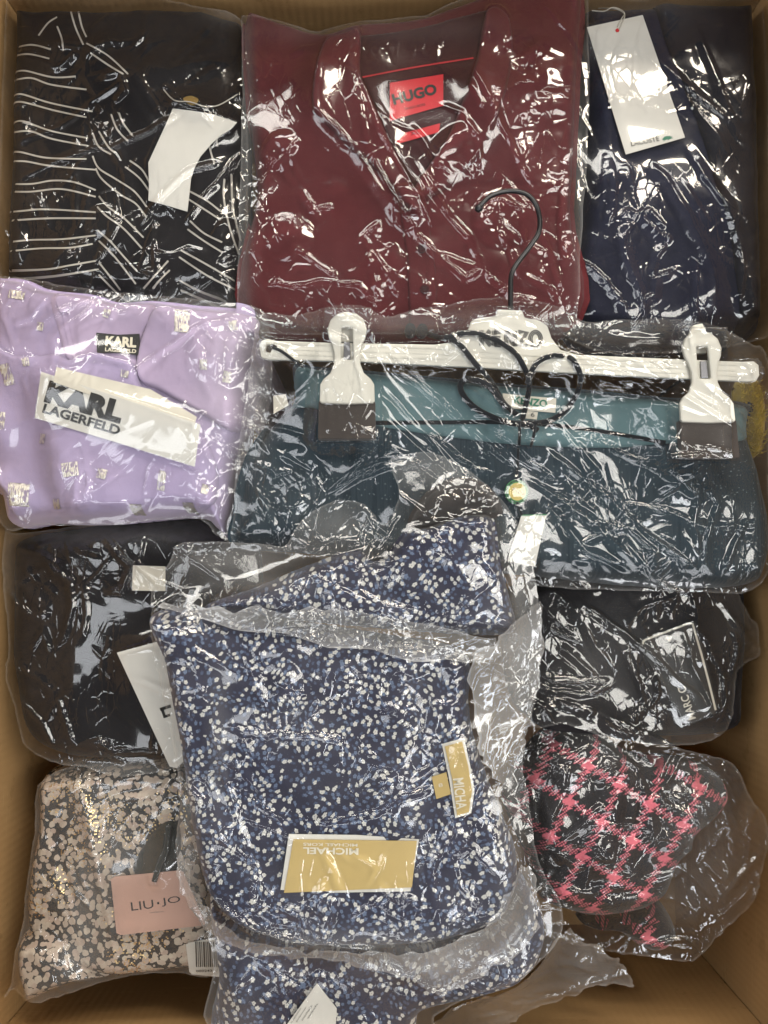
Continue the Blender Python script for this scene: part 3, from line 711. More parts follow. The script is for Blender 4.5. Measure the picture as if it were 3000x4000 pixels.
# ------------------------------------------------------------------ houndstooth
t = thing('bagged_garment', 'pink and black houndstooth tweed garment crumpled in a loose clear bag', 'bagged garment', 'bagged garments packed in the carton')
garment('folded_garment', t, k6((300, 300), (470, 200), (600, 170), (850, 370), (1100, 400), (1290, 440), (1410, 530), (1425, 640), (1330, 770), (1235, 850), (1215, 930), (1130, 1020), (1060, 1180), (900, 1290), (650, 1330), (480, 1300), (310, 1220), (250, 1000), (160, 800), (120, 600)),
        -0.098, 0.06, HOUND, 0.03, fold=[(k6((260, 520), (300, 800), (360, 1200)), .006, -.004), (k6((720, 640), (640, 800), (740, 1050)), .01, .005), (k6((950, 500), (900, 760), (820, 900)), .008, -.004)], wob=0.002, seed=31)
garment('cuff', t, k6((560, 1370), (720, 1330), (850, 1300), (960, 1240), (1040, 1260), (1100, 1350), (1100, 1430), (1010, 1505), (900, 1500), (760, 1410), (640, 1400)), -0.115, 0.05, HOUND, 0.016,
      fold=[(k6((760, 1330), (900, 1400), (1060, 1400)), .005, -.004)], seed=33)
film('plastic_bag', t, k6((230, 160), (420, 70), (650, 130), (900, 240), (1160, 340), (1400, 400), (1480, 470), (1560, 640), (1650, 760), (1660, 900), (1610, 1080), (1560, 1250), (1400, 1400), (1250, 1560), (1170, 1595), (900, 1560), (600, 1500), (330, 1420), (150, 1200), (60, 900), (80, 500)),
     -0.045, FILM, n_fold=120, amp=0.0034, zmin=-0.048, seed=41, width=(0.003, 0.006), haze=0.06, hazes=[(2800, 3250, 170, 250, .10), (2700, 3500, 200, 130, .08), (2350, 2800, 300, 60, .06)],
     strokes=[(k6((265, 520), (300, 800), (340, 1100)), .005, .005), (k6((350, 600), (400, 900)), .005, .004), (k6((480, 200), (700, 320), (960, 500)), .006, .005), (k6((720, 720), (600, 850), (540, 880)), .005, .004),
              (k6((1180, 940), (1290, 1130), (1430, 1310)), .006, .005), (k6((1430, 450), (1440, 600), (1500, 700)), .006, .005), (k6((1590, 820), (1550, 1200), (1430, 1240)), .006, .005), (k6((1250, 1050), (1400, 850), (1500, 720)), .006, .005)],
     crinkle=[(2830, 3200, 150, 160, .3, 1.2), (2750, 3480, 160, 120, .6, 1.1), (2850, 2960, 90, 90, 0, 1.0), (2170, 2990, 80, 110, .5, .8), (2470, 3120, 130, 160, .6, 1.0), (2400, 3370, 170, 110, .2, 1.0), (2450, 3570, 140, 80, 0, 1.0), (2650, 3270, 80, 100, 0, .9), (2150, 2810, 90, 50, 0, .8)], crin_amp=0.0022)

# ------------------------------------------------------------------ black piece with white lined tag, right
t = thing('bagged_garment', 'black garment with white outlined black tag, in clear bag above the houndstooth', 'bagged garment', 'bagged garments packed in the carton')
garment('folded_garment', t, [(2000, 2300), (2300, 2230), (2600, 2220), (2860, 2230), (2900, 2400), (2885, 2700), (2850, 2850), (2600, 2880), (2300, 2840), (2020, 2760)],
        -0.11, 0.06, BLACK, 0.02, fold=[([(2150, 2350), (2400, 2500), (2600, 2800)], .01, .005)], seed=51)
tagpx = k5((860, 500), (880, 468), (1060, 408), (1190, 358), (1215, 372), (1345, 880), (1330, 930), (1150, 1000))
cd, pl = card('hang_tag', t, tagpx, INK, lift=0.003)
strip_on_plane('border_line', cd, pl, k5((885, 500), (887, 482), (900, 472), (1060, 412)), 8, CREAM)
strip_on_plane('border_line', cd, pl, k5((1068, 409), (1170, 370), (1190, 372), (1245, 560), (1290, 730), (1333, 905)), 8, CREAM)
hc = k5((1047, 465))[0]
heart = [(hc[0] + 0.75 * 16 * math.sin(a) ** 3, hc[1] - 0.75 * (13 * math.cos(a) - 5 * math.cos(2 * a) - 2 * math.cos(3 * a) - math.cos(4 * a))) for a in np.linspace(0, 2 * PI, 18)[:-1]]
heart = [(a, b) for a, b in heart]
card('heart_mark', cd, heart, CREAM, plane=pl, up=0.0006, thick=0.0002, raise_top=False)
for k in range(14):
    f = k / 13; a, b = k5((1085 + 60 * f, 500 + 205 * f))[0]
    card('printed_dot', cd, [(a - 3, b - 3), (a + 3, b - 3), (a + 3, b + 3), (a - 3, b + 3)], GREY_INK, plane=pl, up=0.0006, thick=0.0002, raise_top=False)
lettering('MARC C', cd, pl, *k5((1212, 955), (1145, 755)), 32, CREAM, bold=0.01)
film('plastic_bag', t, [(2000, 2330), (2200, 2270), (2500, 2240), (2780, 2250), (2860, 2300), (2920, 2400), (2990, 2490), (2960, 2560), (2870, 2620), (2850, 2760), (2820, 2860), (2700, 2900), (2400, 2880), (2200, 2820), (2020, 2790)],
     -0.055, FILM, n_fold=27, amp=0.0032, ang=[-.6, -.5, -.9, 1.0], zmin=-0.062, seed=55, calm=[(2690, 2740, 90, 130), (2620, 2470, 90, 60)], haze=0.055, hazes=[(2450, 2450, 250, 120, .06), (2850, 2400, 90, 160, .08), (2700, 2880, 200, 60, .06), (2300, 2580, 120, 120, .08)],
     strokes=[(k5((480, 215), (700, 370), (920, 540), (1180, 790), (1330, 910)), .007, .007), (k5((540, 300), (720, 430)), .005, .004), (k5((750, 300), (800, 395), (880, 270), (1100, 210)), .005, .005), (k5((280, 380), (520, 490)), .005, .005),
              (k5((260, 680), (340, 730), (560, 740), (690, 730)), .006, .006), (k5((250, 750), (340, 790), (570, 795), (690, 735)), .006, .006), (k5((1190, 370), (1290, 480), (1390, 680), (1400, 850), (1360, 990)), .006, .006),
              (k5((1110, 370), (1170, 480), (1200, 640), (1320, 900)), .006, .006), (k5((980, 690), (960, 860), (840, 930)), .005, .005), (k5((1460, 410), (1480, 560), (1450, 700)), .005, .005), (k5((390, 510), (600, 700)), .008, .005)],
     crinkle=[(2820, 2500, 90, 110, .4, .9), (2540, 2780, 90, 60, 0, .8)])

# ------------------------------------------------------------------ black jersey, left
t = thing('bagged_garment', 'plain black garment with white tags, in clear bag below the lilac blouse', 'bagged garment', 'bagged garments packed in the carton')
garment('folded_garment', t, [(60, 2130), (300, 2060), (620, 2020), (860, 2040), (1000, 2130), (1000, 2500), (900, 2850), (700, 2940), (480, 2965), (260, 2950), (120, 2860), (70, 2650), (40, 2420)],
        -0.09, 0.055, BLACK, 0.022, fold=[([(330, 2250), (320, 2500), (300, 2800)], .012, .004), ([(380, 2740), (520, 2880), (560, 2960)], .006, -.004), ([(440, 2700), (580, 2860)], .005, .003)], seed=61)
cd, pl = card('size_tab', t, k1((1045, 520), (1300, 528), (1300, 722), (1038, 718)), CREAM, lift=0.001)
cd, pl = card('hang_tag', t, k1((920, 1205), (1240, 1120), (1560, 1950), (1390, 2110), (1335, 2100)), WHITE, lift=0.004)
strip_on_plane('lettering', cd, pl, k1((1262, 1650), (1345, 1622)), 12, INK); strip_on_plane('lettering', cd, pl, k1((1275, 1640), (1300, 1715)), 11, INK); strip_on_plane('lettering', cd, pl, k1((1298, 1706), (1340, 1692)), 10, INK)
film('plastic_bag', t, [(10, 2075), (60, 2085), (200, 2070), (390, 2050), (700, 2025), (900, 2040), (1020, 2140), (1020, 2500), (930, 2870), (700, 2990), (480, 3030), (330, 2995), (200, 2975), (90, 2900), (60, 2760), (25, 2640), (40, 2500), (20, 2300)],
     -0.04, FILM, n_fold=24, amp=0.003, zmin=-0.048, seed=67, haze=0.03, hazes=[(500, 2100, 400, 40, .10), (400, 3000, 250, 40, .12), (40, 2200, 40, 150, .08)],
     strokes=[(k1((790, 220), (890, 380), (960, 470), (1040, 535), (950, 740), (795, 742)), .006, .006), (k1((90, 365), (300, 440), (440, 530), (555, 640)), .007, .005), (k1((320, 480), (480, 580), (555, 650), (585, 800), (555, 950), (500, 1100), (430, 1190)), .008, .008),
              (k1((160, 540), (280, 650), (430, 745)), .006, .005), (k1((40, 690), (120, 820), (250, 910), (385, 885)), .007, .006), (k1((390, 1215), (330, 1050), (250, 1200)), .006, .006), (k1((70, 1390), (140, 1300), (250, 1390), (420, 1490)), .007, .006),
              (k1((170, 1520), (430, 1500)), .005, .005), (k1((120, 1540), (230, 1670), (340, 1760), (410, 1960)), .007, .006), (k1((340, 1750), (470, 1570), (540, 1780), (580, 1940)), .007, .006), (k1((690, 1910), (780, 1890), (880, 1990), (960, 2090)), .006, .005),
              (k1((890, 2010), (1000, 1980), (1180, 1995), (1195, 1880)), .005, .005), (k1((500, 300), (545, 490)), .005, .005), (k1((580, 350), (680, 410), (800, 420)), .006, .004), (k1((260, 360), (400, 330), (420, 400)), .006, .005), (k1((650, 640), (700, 900), (650, 1100)), .006, .004)],
     crinkle=[(110, 2340, 90, 60, -.6, .9), (210, 2760, 80, 70, 0, .6), (390, 2930, 80, 40, 0, .9), (460, 2280, 60, 40, 0, .8)])

# ------------------------------------------------------------------ black knit with white double stripes
t = thing('bagged_garment', 'black garment with thin white double stripes and curved white tag, in clear bag', 'bagged garment', 'bagged garments packed in the carton')
garment('folded_garment', t, [(-60, 30), (250, -20), (560, 20), (900, 100), (965, 170), (970, 700), (965, 1160), (800, 1220), (400, 1200), (60, 1130), (0, 950), (-10, 700), (-20, 300)],
        -0.055, 0.05, BLACK, 0.02, fold=[(c1((600, 600), (610, 1100), (620, 1700)), .006, -.004), (c1((960, 1000), (940, 1500), (890, 1850)), .007, -.004), (c1((1240, 1100), (1200, 1600), (1150, 1900)), .007, -.004), (c1((600, 350), (800, 480), (1000, 700)), .012, .004),
                                         (c1((80, 450), (90, 900), (50, 1200)), .008, .003)], seed=71)
stripes = [((80, 475), (160, 458), (340, 500), (490, 495)), ((80, 522), (200, 505), (330, 548), (560, 580)), ((80, 628), (140, 610), (330, 668), (600, 722)), ((80, 678), (140, 660), (350, 715), (560, 760)), ((80, 800), (150, 785), (330, 848), (570, 895)),
           ((80, 858), (200, 850), (330, 898), (570, 945)), ((50, 990), (130, 985), (300, 1022), (560, 1030)), ((40, 1048), (160, 1045), (330, 1075), (620, 1100)), ((20, 1190), (200, 1192), (340, 1170), (480, 1180), (620, 1232)), ((20, 1240), (200, 1242), (400, 1225), (620, 1275)),
           ((0, 1380), (150, 1366), (300, 1356), (620, 1375)), ((0, 1435), (300, 1415), (620, 1415)), ((0, 1575), (200, 1555), (400, 1550), (620, 1525)), ((0, 1635), (250, 1610), (450, 1605), (600, 1580)), ((60, 1755), (300, 1745), (450, 1720), (620, 1690)), ((90, 1810), (350, 1790), (640, 1745)),
           ((600, 1010), (640, 1090), (750, 1160), (870, 1240), (950, 1340)), ((620, 1090), (660, 1160), (780, 1260), (880, 1320), (950, 1410)), ((640, 1270), (700, 1340), (800, 1410), (930, 1540)), ((630, 1340), (690, 1400), (800, 1480), (920, 1610)),
           ((630, 1490), (720, 1570), (800, 1660), (890, 1760)), ((640, 1560), (740, 1660), (880, 1840)), ((640, 1700), (720, 1800), (780, 1880)), ((640, 1780), (760, 1900), (830, 1940)), ((600, 860), (640, 950), (720, 1000)), ((640, 850), (700, 950), (745, 990)),
           ((840, 1040), (920, 1100), (970, 1185)), ((810, 1080), (900, 1150), (965, 1235)), ((455, 60), (490, 180), (540, 290)), ((505, 60), (530, 170), (560, 240)), ((560, 280), (700, 360), (830, 480)), ((590, 345), (700, 420), (800, 480)), ((720, 740), (760, 840), (830, 915)), ((770, 730), (800, 800), (860, 880)),
           ((1230, 1240), (1340, 1300), (1430, 1370)), ((1220, 1290), (1330, 1360), (1430, 1425)), ((1230, 1430), (1320, 1510), (1440, 1570)), ((1215, 1485), (1320, 1560), (1440, 1635)), ((1170, 1620), (1350, 1720), (1520, 1820)), ((1160, 1665), (1350, 1790), (1535, 1880)), ((1160, 1815), (1300, 1890), (1460, 1940)),
           ((1170, 1880), (1280, 1925), (1400, 1950)), ((1455, 1160), (1450, 1280), (1490, 1480), (1550, 1650)), ((1500, 1130), (1510, 1350), (1560, 1560)), ((930, 1870), (1000, 1790), (1090, 1690)), ((990, 1870), (1040, 1810), (1100, 1750)), ((1350, 920), (1370, 1000), (1390, 1060)), ((1400, 890), (1410, 950)), ((60, 370), (180, 350), (320, 380)), ((60, 320), (200, 290), (330, 320)), ((250, 230), (310, 150), (370, 110)), ((370, 170), (400, 250), (410, 330))]
for s in stripes: ribbon('stripe', t, c1(*s), 0.0014, STRIPE)
cd, pl = card('hang_tag', t, c1((1120, 705), (1250, 720), (1390, 745), (1535, 795), (1500, 835), (1430, 880), (1370, 935), (1300, 1015), (1260, 1090), (1238, 1160), (1228, 1260), (1215, 1372), (1090, 1335), (962, 1300), (966, 1200), (962, 1055), (1010, 950), (1070, 820)), WHITE, lift=0.003)
card('gold_pin', cd, c1((1190, 650), (1240, 630), (1290, 655), (1250, 690)), GOLD, plane=pl, up=0.001, thick=0.0015, smooth=True)
cord('tag_string', t, c1((1060, 580), (1130, 650), (1230, 660), (1330, 690), (1420, 680), (1540, 610)), 0.0005, THREAD)
film('plastic_bag', t, [(-60, 20), (100, -20), (320, -20), (560, 20), (760, 60), (950, 105), (975, 300), (975, 800), (970, 1180), (800, 1240), (400, 1220), (60, 1130), (20, 1060), (-10, 900), (20, 600), (5, 340), (-20, 200)],
     -0.02, FILM, n_fold=38, amp=0.0028, ang=[.6, .5, .9, 1.9], zmin=-0.016, seed=77, haze=0.03, hazes=[(900, 80, 80, 60, .12), (800, 1190, 200, 40, .08)],
     strokes=[(c1((0, 270), (110, 190), (230, 230), (310, 320), (450, 330), (640, 350), (740, 320), (940, 300)), .007, .006), (c1((80, 380), (250, 410), (390, 475), (540, 370)), .007, .005), (c1((100, 980), (360, 880), (500, 800), (650, 700)), .006, .005), (c1((100, 1220), (350, 1090), (640, 990), (760, 990), (1010, 890), (1200, 790)), .006, .006),
              (c1((920, 1500), (1050, 1320), (1250, 1150), (1450, 1080)), .007, .006), (c1((640, 1730), (760, 1530), (800, 1450)), .007, .005), (c1((1050, 1820), (920, 1760), (1000, 1500), (1020, 1740), (1080, 1790)), .007, .005), (c1((670, 540), (820, 510), (850, 640), (760, 700)), .007, .005), (c1((1070, 600), (1160, 660)), .006, .004),
              (c1((350, 1780), (450, 1650), (540, 1480), (620, 1250)), .007, .004), (c1((1200, 1480), (1330, 1300), (1450, 1160), (1560, 1000)), .007, .005), (c1((250, 1280), (340, 1500)), .007, .005), (c1((0, 1440), (90, 1600)), .006, .005)],
     crinkle=[(720, 270, 170, 90, .3, 1.1), (330, 210, 160, 60, .2, .8), (80, 530, 50, 70, 0, .9), (890, 960, 60, 90, 0, 1.0), (580, 1050, 80, 60, .4, 1.0), (60, 950, 60, 110, 0, .9), (180, 820, 90, 60, 0, .6), (400, 880, 80, 60, .5, .6)], crin_amp=0.002)

# ------------------------------------------------------------------ navy garment, top right
t = thing('bagged_garment', 'dark navy garment with long white tag bearing a small green crocodile, in clear bag', 'bagged garment', 'bagged garments packed in the carton')
garment('folded_garment', t, [(2255, 50), (2500, 30), (2750, 50), (2990, 85), (3010, 500), (3000, 1000), (2960, 1300), (2240, 1320), (2250, 700)], -0.058, 0.055, NAVY, 0.02,
        fold=[([(2360, 600), (2420, 900), (2500, 1250)], .015, .005), ([(2560, 700), (2700, 950), (2760, 1250)], .02, .006)], seed=81)
panel('folded_layer', t, [(2540, 60), (2760, 55), (2965, 90), (2985, 500), (2975, 1000), (2930, 1290), (2860, 1290), (2820, 1000), (2740, 700), (2640, 400), (2560, 200)], -0.025, 0.007, NAVY2, 0.012, seed=84)
cd, pl = card('hang_tag', t, c3((327, 183), (697, 102), (978, 915), (585, 1028)), WHITE, lift=0.002, q=100)
lettering('LACOSTE', cd, pl, *c3((622, 976), (808, 940)), 20, GREY_INK, bold=0.015)
croc = c3((826, 926), (840, 912), (856, 906), (868, 908), (880, 902), (876, 909), (890, 910), (896, 914), (880, 918), (897, 922), (876, 926), (868, 934), (860, 928), (848, 932), (834, 944), (842, 930), (832, 936))
card('emblem', cd, croc, GREEN_INK, plane=pl, up=0.0006, thick=0.0002, raise_top=False)
card('red_dot', cd, c3(*[(529 + 13 * math.cos(a), 206 + 12 * math.sin(a)) for a in np.linspace(0, 2 * PI, 11)[:-1]]), RED, plane=pl, up=0.0006, thick=0.0006, raise_top=False)
cord('tag_string', t, c3((340, 55), (420, 55), (520, 60), (575, 90), (560, 120), (530, 180)), 0.0005, THREAD, mark=False)
cord('tag_string', t, c3((360, 70), (440, 75), (500, 50), (560, 70), (578, 110), (540, 200)), 0.0005, THREAD, mark=False)
film('plastic_bag', t, [(2240, 40), (2500, 20), (2750, 35), (3010, 75), (3020, 500), (3010, 1000), (2990, 1320), (2230, 1330), (2240, 700)], -0.008, FILM, n_fold=14, amp=0.0022, ang=[-1.0, -1.2, -1.4], zmin=-0.012, seed=88, calm=[(2520, 560, 220, 110), (2520, 560, 180, 80)], haze=0.035,
     hazes=[(2310, 200, 60, 60, .15), (2500, 60, 250, 30, .06)],
     strokes=[(c3((460, 640), (490, 1000), (520, 1250), (490, 1400), (450, 1550)), .008, .006), (c3((720, 1020), (850, 1180), (960, 1380), (1080, 1600), (1160, 1800), (1190, 2000)), .012, .008), (c3((960, 950), (1100, 1180), (1230, 1370), (1320, 1620), (1350, 1750)), .010, .008),
              (c3((620, 1480), (560, 1600), (620, 1820), (700, 2000), (770, 1960), (780, 1850), (940, 1780)), .009, .007), (c3((540, 1440), (600, 1400), (650, 1420), (740, 1400), (850, 1520)), .009, .006), (c3((850, 1620), (780, 1720), (770, 1840)), .008, .006),
              (c3((280, 1690), (420, 1810), (530, 1960), (590, 2090)), .008, .006), (c3((560, 1600), (640, 1900), (720, 2110)), .008, .005), (c3((680, 1380), (720, 1480), (800, 1560), (900, 1600)), .009, .007), (c3((590, 1080), (640, 1250)), .010, .004), (c3((1360, 1720), (1340, 2000)), .008, .005), (c3((630, 570), (690, 680), (780, 730)), .003, .0012)],
     crinkle=[(2600, 760, 60, 60, 0, .6), (2560, 960, 60, 60, 0, .5)], length=(0.04, 0.14))

# ------------------------------------------------------------------ maroon shirt
t = thing('bagged_shirt', 'maroon shirt with bright red neck label, flat in clear bag', 'bagged garment', 'bagged garments packed in the carton')
garment('shirt', t, c2((70, 115), (250, 150), (430, 195), (600, 150), (900, 115), (1180, 20), (1400, -30), (1610, -20), (1606, 400), (1575, 1000), (1530, 1560), (135, 1560), (120, 900), (80, 500)), -0.035, 0.045, MAROON, 0.014,
        fold=[(c2((400, 240), (360, 480), (200, 720)), .014, .004), (c2((560, 905), (1050, 855), (1600, 870)), .003, -.002), (c2((800, 700), (850, 900), (890, 1170), (900, 1500)), .003, -.002), (c2((1130, 280), (1200, 520), (1400, 860)), .012, .004)], wob=.0008, seed=91)
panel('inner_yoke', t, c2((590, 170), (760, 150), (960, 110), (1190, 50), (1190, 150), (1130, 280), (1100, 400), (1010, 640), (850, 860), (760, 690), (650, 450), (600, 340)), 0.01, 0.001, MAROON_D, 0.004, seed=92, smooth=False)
ribbon('piping', t, c2((612, 357), (860, 310), (1125, 268)), 0.0014, RED_PIPE, lift=0.0009)
cd, pl = card('brand_label', t, c2((738, 385), (985, 345), (985, 490), (738, 560)), RED, lift=0.0006)
lettering('HUGO', cd, pl, *c2((757, 490), (960, 437)), 44, INK, bold=0.045, up=0.0009)
lettering('HUGO BOSS', cd, pl, *c2((808, 512), (902, 490)), 9, INK, up=0.0009)
cd, pl2 = card('size_label', t, c2((765, 628), (970, 572), (966, 612), (770, 668)), RED, lift=0.0006)
lettering('XL', cd, pl2, *c2((835, 630), (880, 618)), 14, MAROON_D, up=0.0009)
panel('collar', t, c2((425, 215), (520, 160), (600, 152), (602, 330), (640, 450), (760, 700), (840, 880), (870, 1000), (800, 960), (700, 810), (570, 700), (470, 600), (380, 500)), 0.012, 0.007, MAROON, 0.0035, seed=94, fold=[(c2((560, 220), (580, 400), (720, 700)), .006, .002)])
panel('collar', t, c2((1190, 50), (1290, 90), (1300, 300), (1230, 560), (1120, 760), (900, 930), (850, 870), (1000, 650), (1100, 400), (1140, 270)), 0.012, 0.0065, MAROON, 0.0035, seed=95)
panel('placket', t, c2((770, 880), (850, 880), (905, 930), (950, 1250), (965, 1540), (830, 1540), (820, 1200)), 0.012, 0.0025, MAROON, 0.0018, seed=96, smooth=False)
for p in ((815, 960), (885, 1152), (900, 1340)):
    c = c2(p)[0]; ring = [(c[0] + 17 * math.cos(a), c[1] + 17 * math.sin(a)) for a in np.linspace(0, 2 * PI, 17)[:-1]]
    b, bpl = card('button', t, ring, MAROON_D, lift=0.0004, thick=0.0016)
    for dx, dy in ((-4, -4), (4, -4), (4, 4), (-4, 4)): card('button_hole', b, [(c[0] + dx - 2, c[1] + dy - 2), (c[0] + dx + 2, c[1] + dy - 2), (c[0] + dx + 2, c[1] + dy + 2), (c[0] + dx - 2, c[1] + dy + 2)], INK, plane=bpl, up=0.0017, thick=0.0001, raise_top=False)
film('plastic_bag', t, [(950, 84), (1100, 120), (1250, 165), (1420, 120), (1660, 95), (1860, 0), (1950, -40), (2290, -40), (2290, 300), (2285, 600), (2265, 900), (2250, 1150), (2240, 1320), (930, 1320), (935, 1200), (945, 700), (955, 400)], 0.0, FILM, n_fold=23, amp=0.0024, ang=[-.9, -1.0, -.7, .5], zmin=0.002, seed=97, calm=[(1625, 350, 185, 165), (1625, 330, 130, 100)], smooth=False, haze=0.035,
     hazes=[(970, 700, 30, 700, .10), (2260, 900, 30, 500, .10), (1480, 160, 500, 50, .05)],
     strokes=[(c2((400, 530), (500, 640), (600, 740), (700, 900), (830, 1080)), .010, .005), (c2((620, 580), (670, 770), (780, 960), (870, 1110), (960, 1190), (1090, 1290), (1150, 1250), (1100, 1110), (960, 950), (840, 760)), .006, .006), (c2((830, 600), (900, 690), (950, 780), (1010, 830)), .006, .005), (c2((960, 500), (1070, 560), (1130, 660), (1150, 800)), .006, .005),
              (c2((1090, 310), (1200, 520), (1320, 740), (1400, 880)), .006, .005), (c2((1100, 420), (1160, 540)), .005, .004), (c2((580, 340), (700, 650), (830, 860), (950, 1090)), .005, .004), (c2((1430, 15), (1500, 100), (1560, 160), (1640, 290)), .006, .004), (c2((120, 890), (200, 780), (320, 660)), .006, .004), (c2((360, 990), (480, 965)), .005, .004),
              (c2((580, 1140), (680, 1050), (640, 1200), (680, 1400)), .006, .005), (c2((160, 1320), (360, 1330), (420, 1310), (600, 1330), (690, 1440)), .005, .004), (c2((370, 1440), (370, 1340)), .005, .003), (c2((1130, 960), (1250, 930), (1340, 980), (1360, 1180)), .006, .005), (c2((940, 1180), (1160, 1240), (1300, 1370), (1420, 1390)), .006, .004), (c2((1440, 1060), (1540, 1350)), .006, .004), (c2((620, 1090), (790, 1380)), .006, .004)],
     crinkle=[(2090, 330, 170, 240, .3, 1.25), (2130, 620, 130, 130, .2, 1.15), (1790, 590, 120, 80, .5, 1.0), (1100, 600, 80, 70, .8, 1.0), (1000, 850, 40, 260, 0, .9), (1120, 930, 100, 90, 0, .8), (1470, 1060, 120, 110, .4, .8), (1960, 860, 110, 110, .4, .7), (2220, 900, 40, 250, 0, .9), (1250, 760, 110, 60, .2, .6)], crin_amp=0.0024)

# ------------------------------------------------------------------ scrap of yellow fur under the skirt
t = thing('yellow_garment', 'scrap of yellow fluffy fabric showing beside the skirt waistband at the carton side', 'garment')
garment('fluffy_cloth', t, [(2880, 1500), (2950, 1480), (2990, 1600), (2975, 1760), (2920, 1790), (2890, 1700)], -0.02, 0.022, YELLOW_FUR, 0.012, seed=99)

V = []; F = []
for k in range(420):
    a, b = random.uniform(2885, 2985), random.uniform(1490, 1780); p = np.array(PS(a, b)); d = np.array([random.gauss(0, .5), random.gauss(.2, .5), random.uniform(.3, .9)]); d /= np.linalg.norm(d)
    n_ = np.cross(d, (0, 0, 1.0)); n_ /= np.linalg.norm(n_) + 1e-9; l_ = random.uniform(.006, .013)
    V += [p + n_ * .0004, p - n_ * .0004, p + d * l_ * .6 + n_ * .0003, p + d * l_ - np.array([0, 0, .002])]; m = len(V) - 4; F += [(m, m + 1, m + 2), (m + 1, m + 3, m + 2)]
fur = py_mesh('fur', V, F, YELLOW_FUR, t); fur['kind'] = 'stuff'

# ------------------------------------------------------------------ lilac blouse
t = thing('bagged_blouse', 'lilac blouse with silver patches, black neck label and long white tag, bagged', 'bagged garment', 'bagged garments packed in the carton')
garment('blouse', t, c4((-40, 130), (60, 80), (200, 95), (340, 150), (600, 180), (760, 225), (950, 215), (1200, 240), (1560, 285), (1600, 420), (1560, 700), (1540, 1000), (1480, 1200), (1450, 1450), (1410, 1660), (1330, 1600), (1200, 1530), (700, 1570), (300, 1570), (90, 1590), (40, 1420), (-20, 1330), (-60, 700)),
        -0.035, 0.05, LILAC, 0.016, fold=[(c4((430, 180), (460, 540)), .004, -.003), (c4((300, 1000), (420, 1250), (560, 1560)), .02, .006), (c4((150, 950), (260, 1200), (320, 1560)), .012, -.006), (c4((1250, 1180), (1350, 1400), (1390, 1600)), .006, -.006), (c4((750, 1250), (700, 1560)), .016, .003)], wob=.0015, seed=101)
panel('back_neck', t, c4((340, 160), (600, 180), (760, 225), (960, 225), (900, 370), (850, 520), (845, 620), (600, 600), (440, 575), (380, 400)), 0.012, 0.0012, LILAC_P, 0.006, seed=103)
panel('front_body', t, c4((-40, 480), (60, 520), (130, 548), (250, 548), (360, 540), (440, 575), (500, 562), (600, 530), (720, 560), (840, 600), (900, 760), (1100, 900), (1300, 1100), (1340, 1400), (1200, 1500), (700, 1540), (300, 1540), (110, 1560), (60, 1400), (0, 1300), (-40, 900)), 0.012, 0.006, LILAC, 0.004, seed=104,
      fold=[(c4((600, 620), (700, 900), (660, 1300)), .02, .003), (c4((120, 700), (200, 1000), (260, 1500)), .012, -.004), (c4((900, 800), (1000, 1100), (1200, 1450)), .016, .003)], wob=.001)
panel('front_flap', t, c4((990, 230), (1200, 245), (1560, 290), (1590, 420), (1545, 800), (1450, 1000), (1250, 900), (1000, 760), (880, 700), (850, 560), (900, 370)), 0.015, 0.006, LILAC_P, 0.004, seed=105)
ribbon('zip', t, c4((395, 250), (420, 400), (462, 545)), 0.0030, LILAC_P, lift=0.0012)
cd, pl = card('zip_pull', t, c4((350, 190), (380, 170), (410, 178), (430, 210), (425, 262), (400, 272), (370, 262)), LILAC_P, smooth=True, lift=0.001, thick=0.0018)
cd, pl = card('brand_label', t, c4((595, 395), (730, 408), (862, 402), (868, 535), (735, 520), (600, 520)), INK, lift=0.0005)
lettering('KARL', cd, pl, *c4((652, 480), (842, 490)), 40, PALE_INK, bold=0.05); lettering('LAGERFELD', cd, pl, *c4((650, 512), (842, 524)), 15, PALE_INK, bold=0.03)
for (x0, y0, x1, y1, r) in ((45, 128, 165, 190, .1), (1085, 255, 1190, 420, 0), (28, 590, 105, 740, -.3), (-10, 885, 62, 1010, 0), (62, 1315, 205, 1480, 0), (410, 1200, 525, 1300, -.2), (985, 1245, 1042, 1385, .1), (1120, 1440, 1205, 1505, 0), (1240, 570, 1295, 640, 0), (800, 1450, 880, 1520, 0), (250, 1020, 300, 1090, .2), (640, 250, 690, 310, .3), (1420, 330, 1480, 400, -.2), (1380, 640, 1440, 720, .1), (620, 1240, 690, 1310, .2), (760, 640, 820, 690, .2), (160, 560, 210, 620, -.2), (330, 1420, 390, 1490, 0), (1250, 1330, 1300, 1400, .2), (230, 330, 280, 390, .1)):
    cx, cy = (x0 + x1) / 2, (y0 + y1) / 2; co, si = math.cos(r), math.sin(r)
    hw, hh = (x1 - x0) * 0.42, (y1 - y0) * 0.45
    pp = [(cx + co * a * hw - si * b * hh, cy + si * a * hw + co * b * hh) for a, b in ((-1, -1), (1, -.9), (.9, 1), (-1.05, .92))]
    panel('silver_patch', t, c4(*pp), 0.015, 0.0002, SILVER, 0.001, wob=0.0001, smooth=False, settle=0)
cd, pl0 = card('hang_tag', t, c4((350, 608), (930, 745), (1215, 915), (1190, 1000), (330, 700)), CREAM, lift=0.002)
cd, pl = card('hang_tag', t, c4((255, 635), (740, 795), (1238, 962), (1202, 1222), (720, 1072), (216, 920)), WHITE, lift=0.002)
lettering('KARL', cd, pl, *c4((272, 822), (742, 958)), 88, INK, bold=0.06); lettering('LAGERFELD', cd, pl, *c4((262, 888), (735, 1030)), 38, INK, bold=0.035)
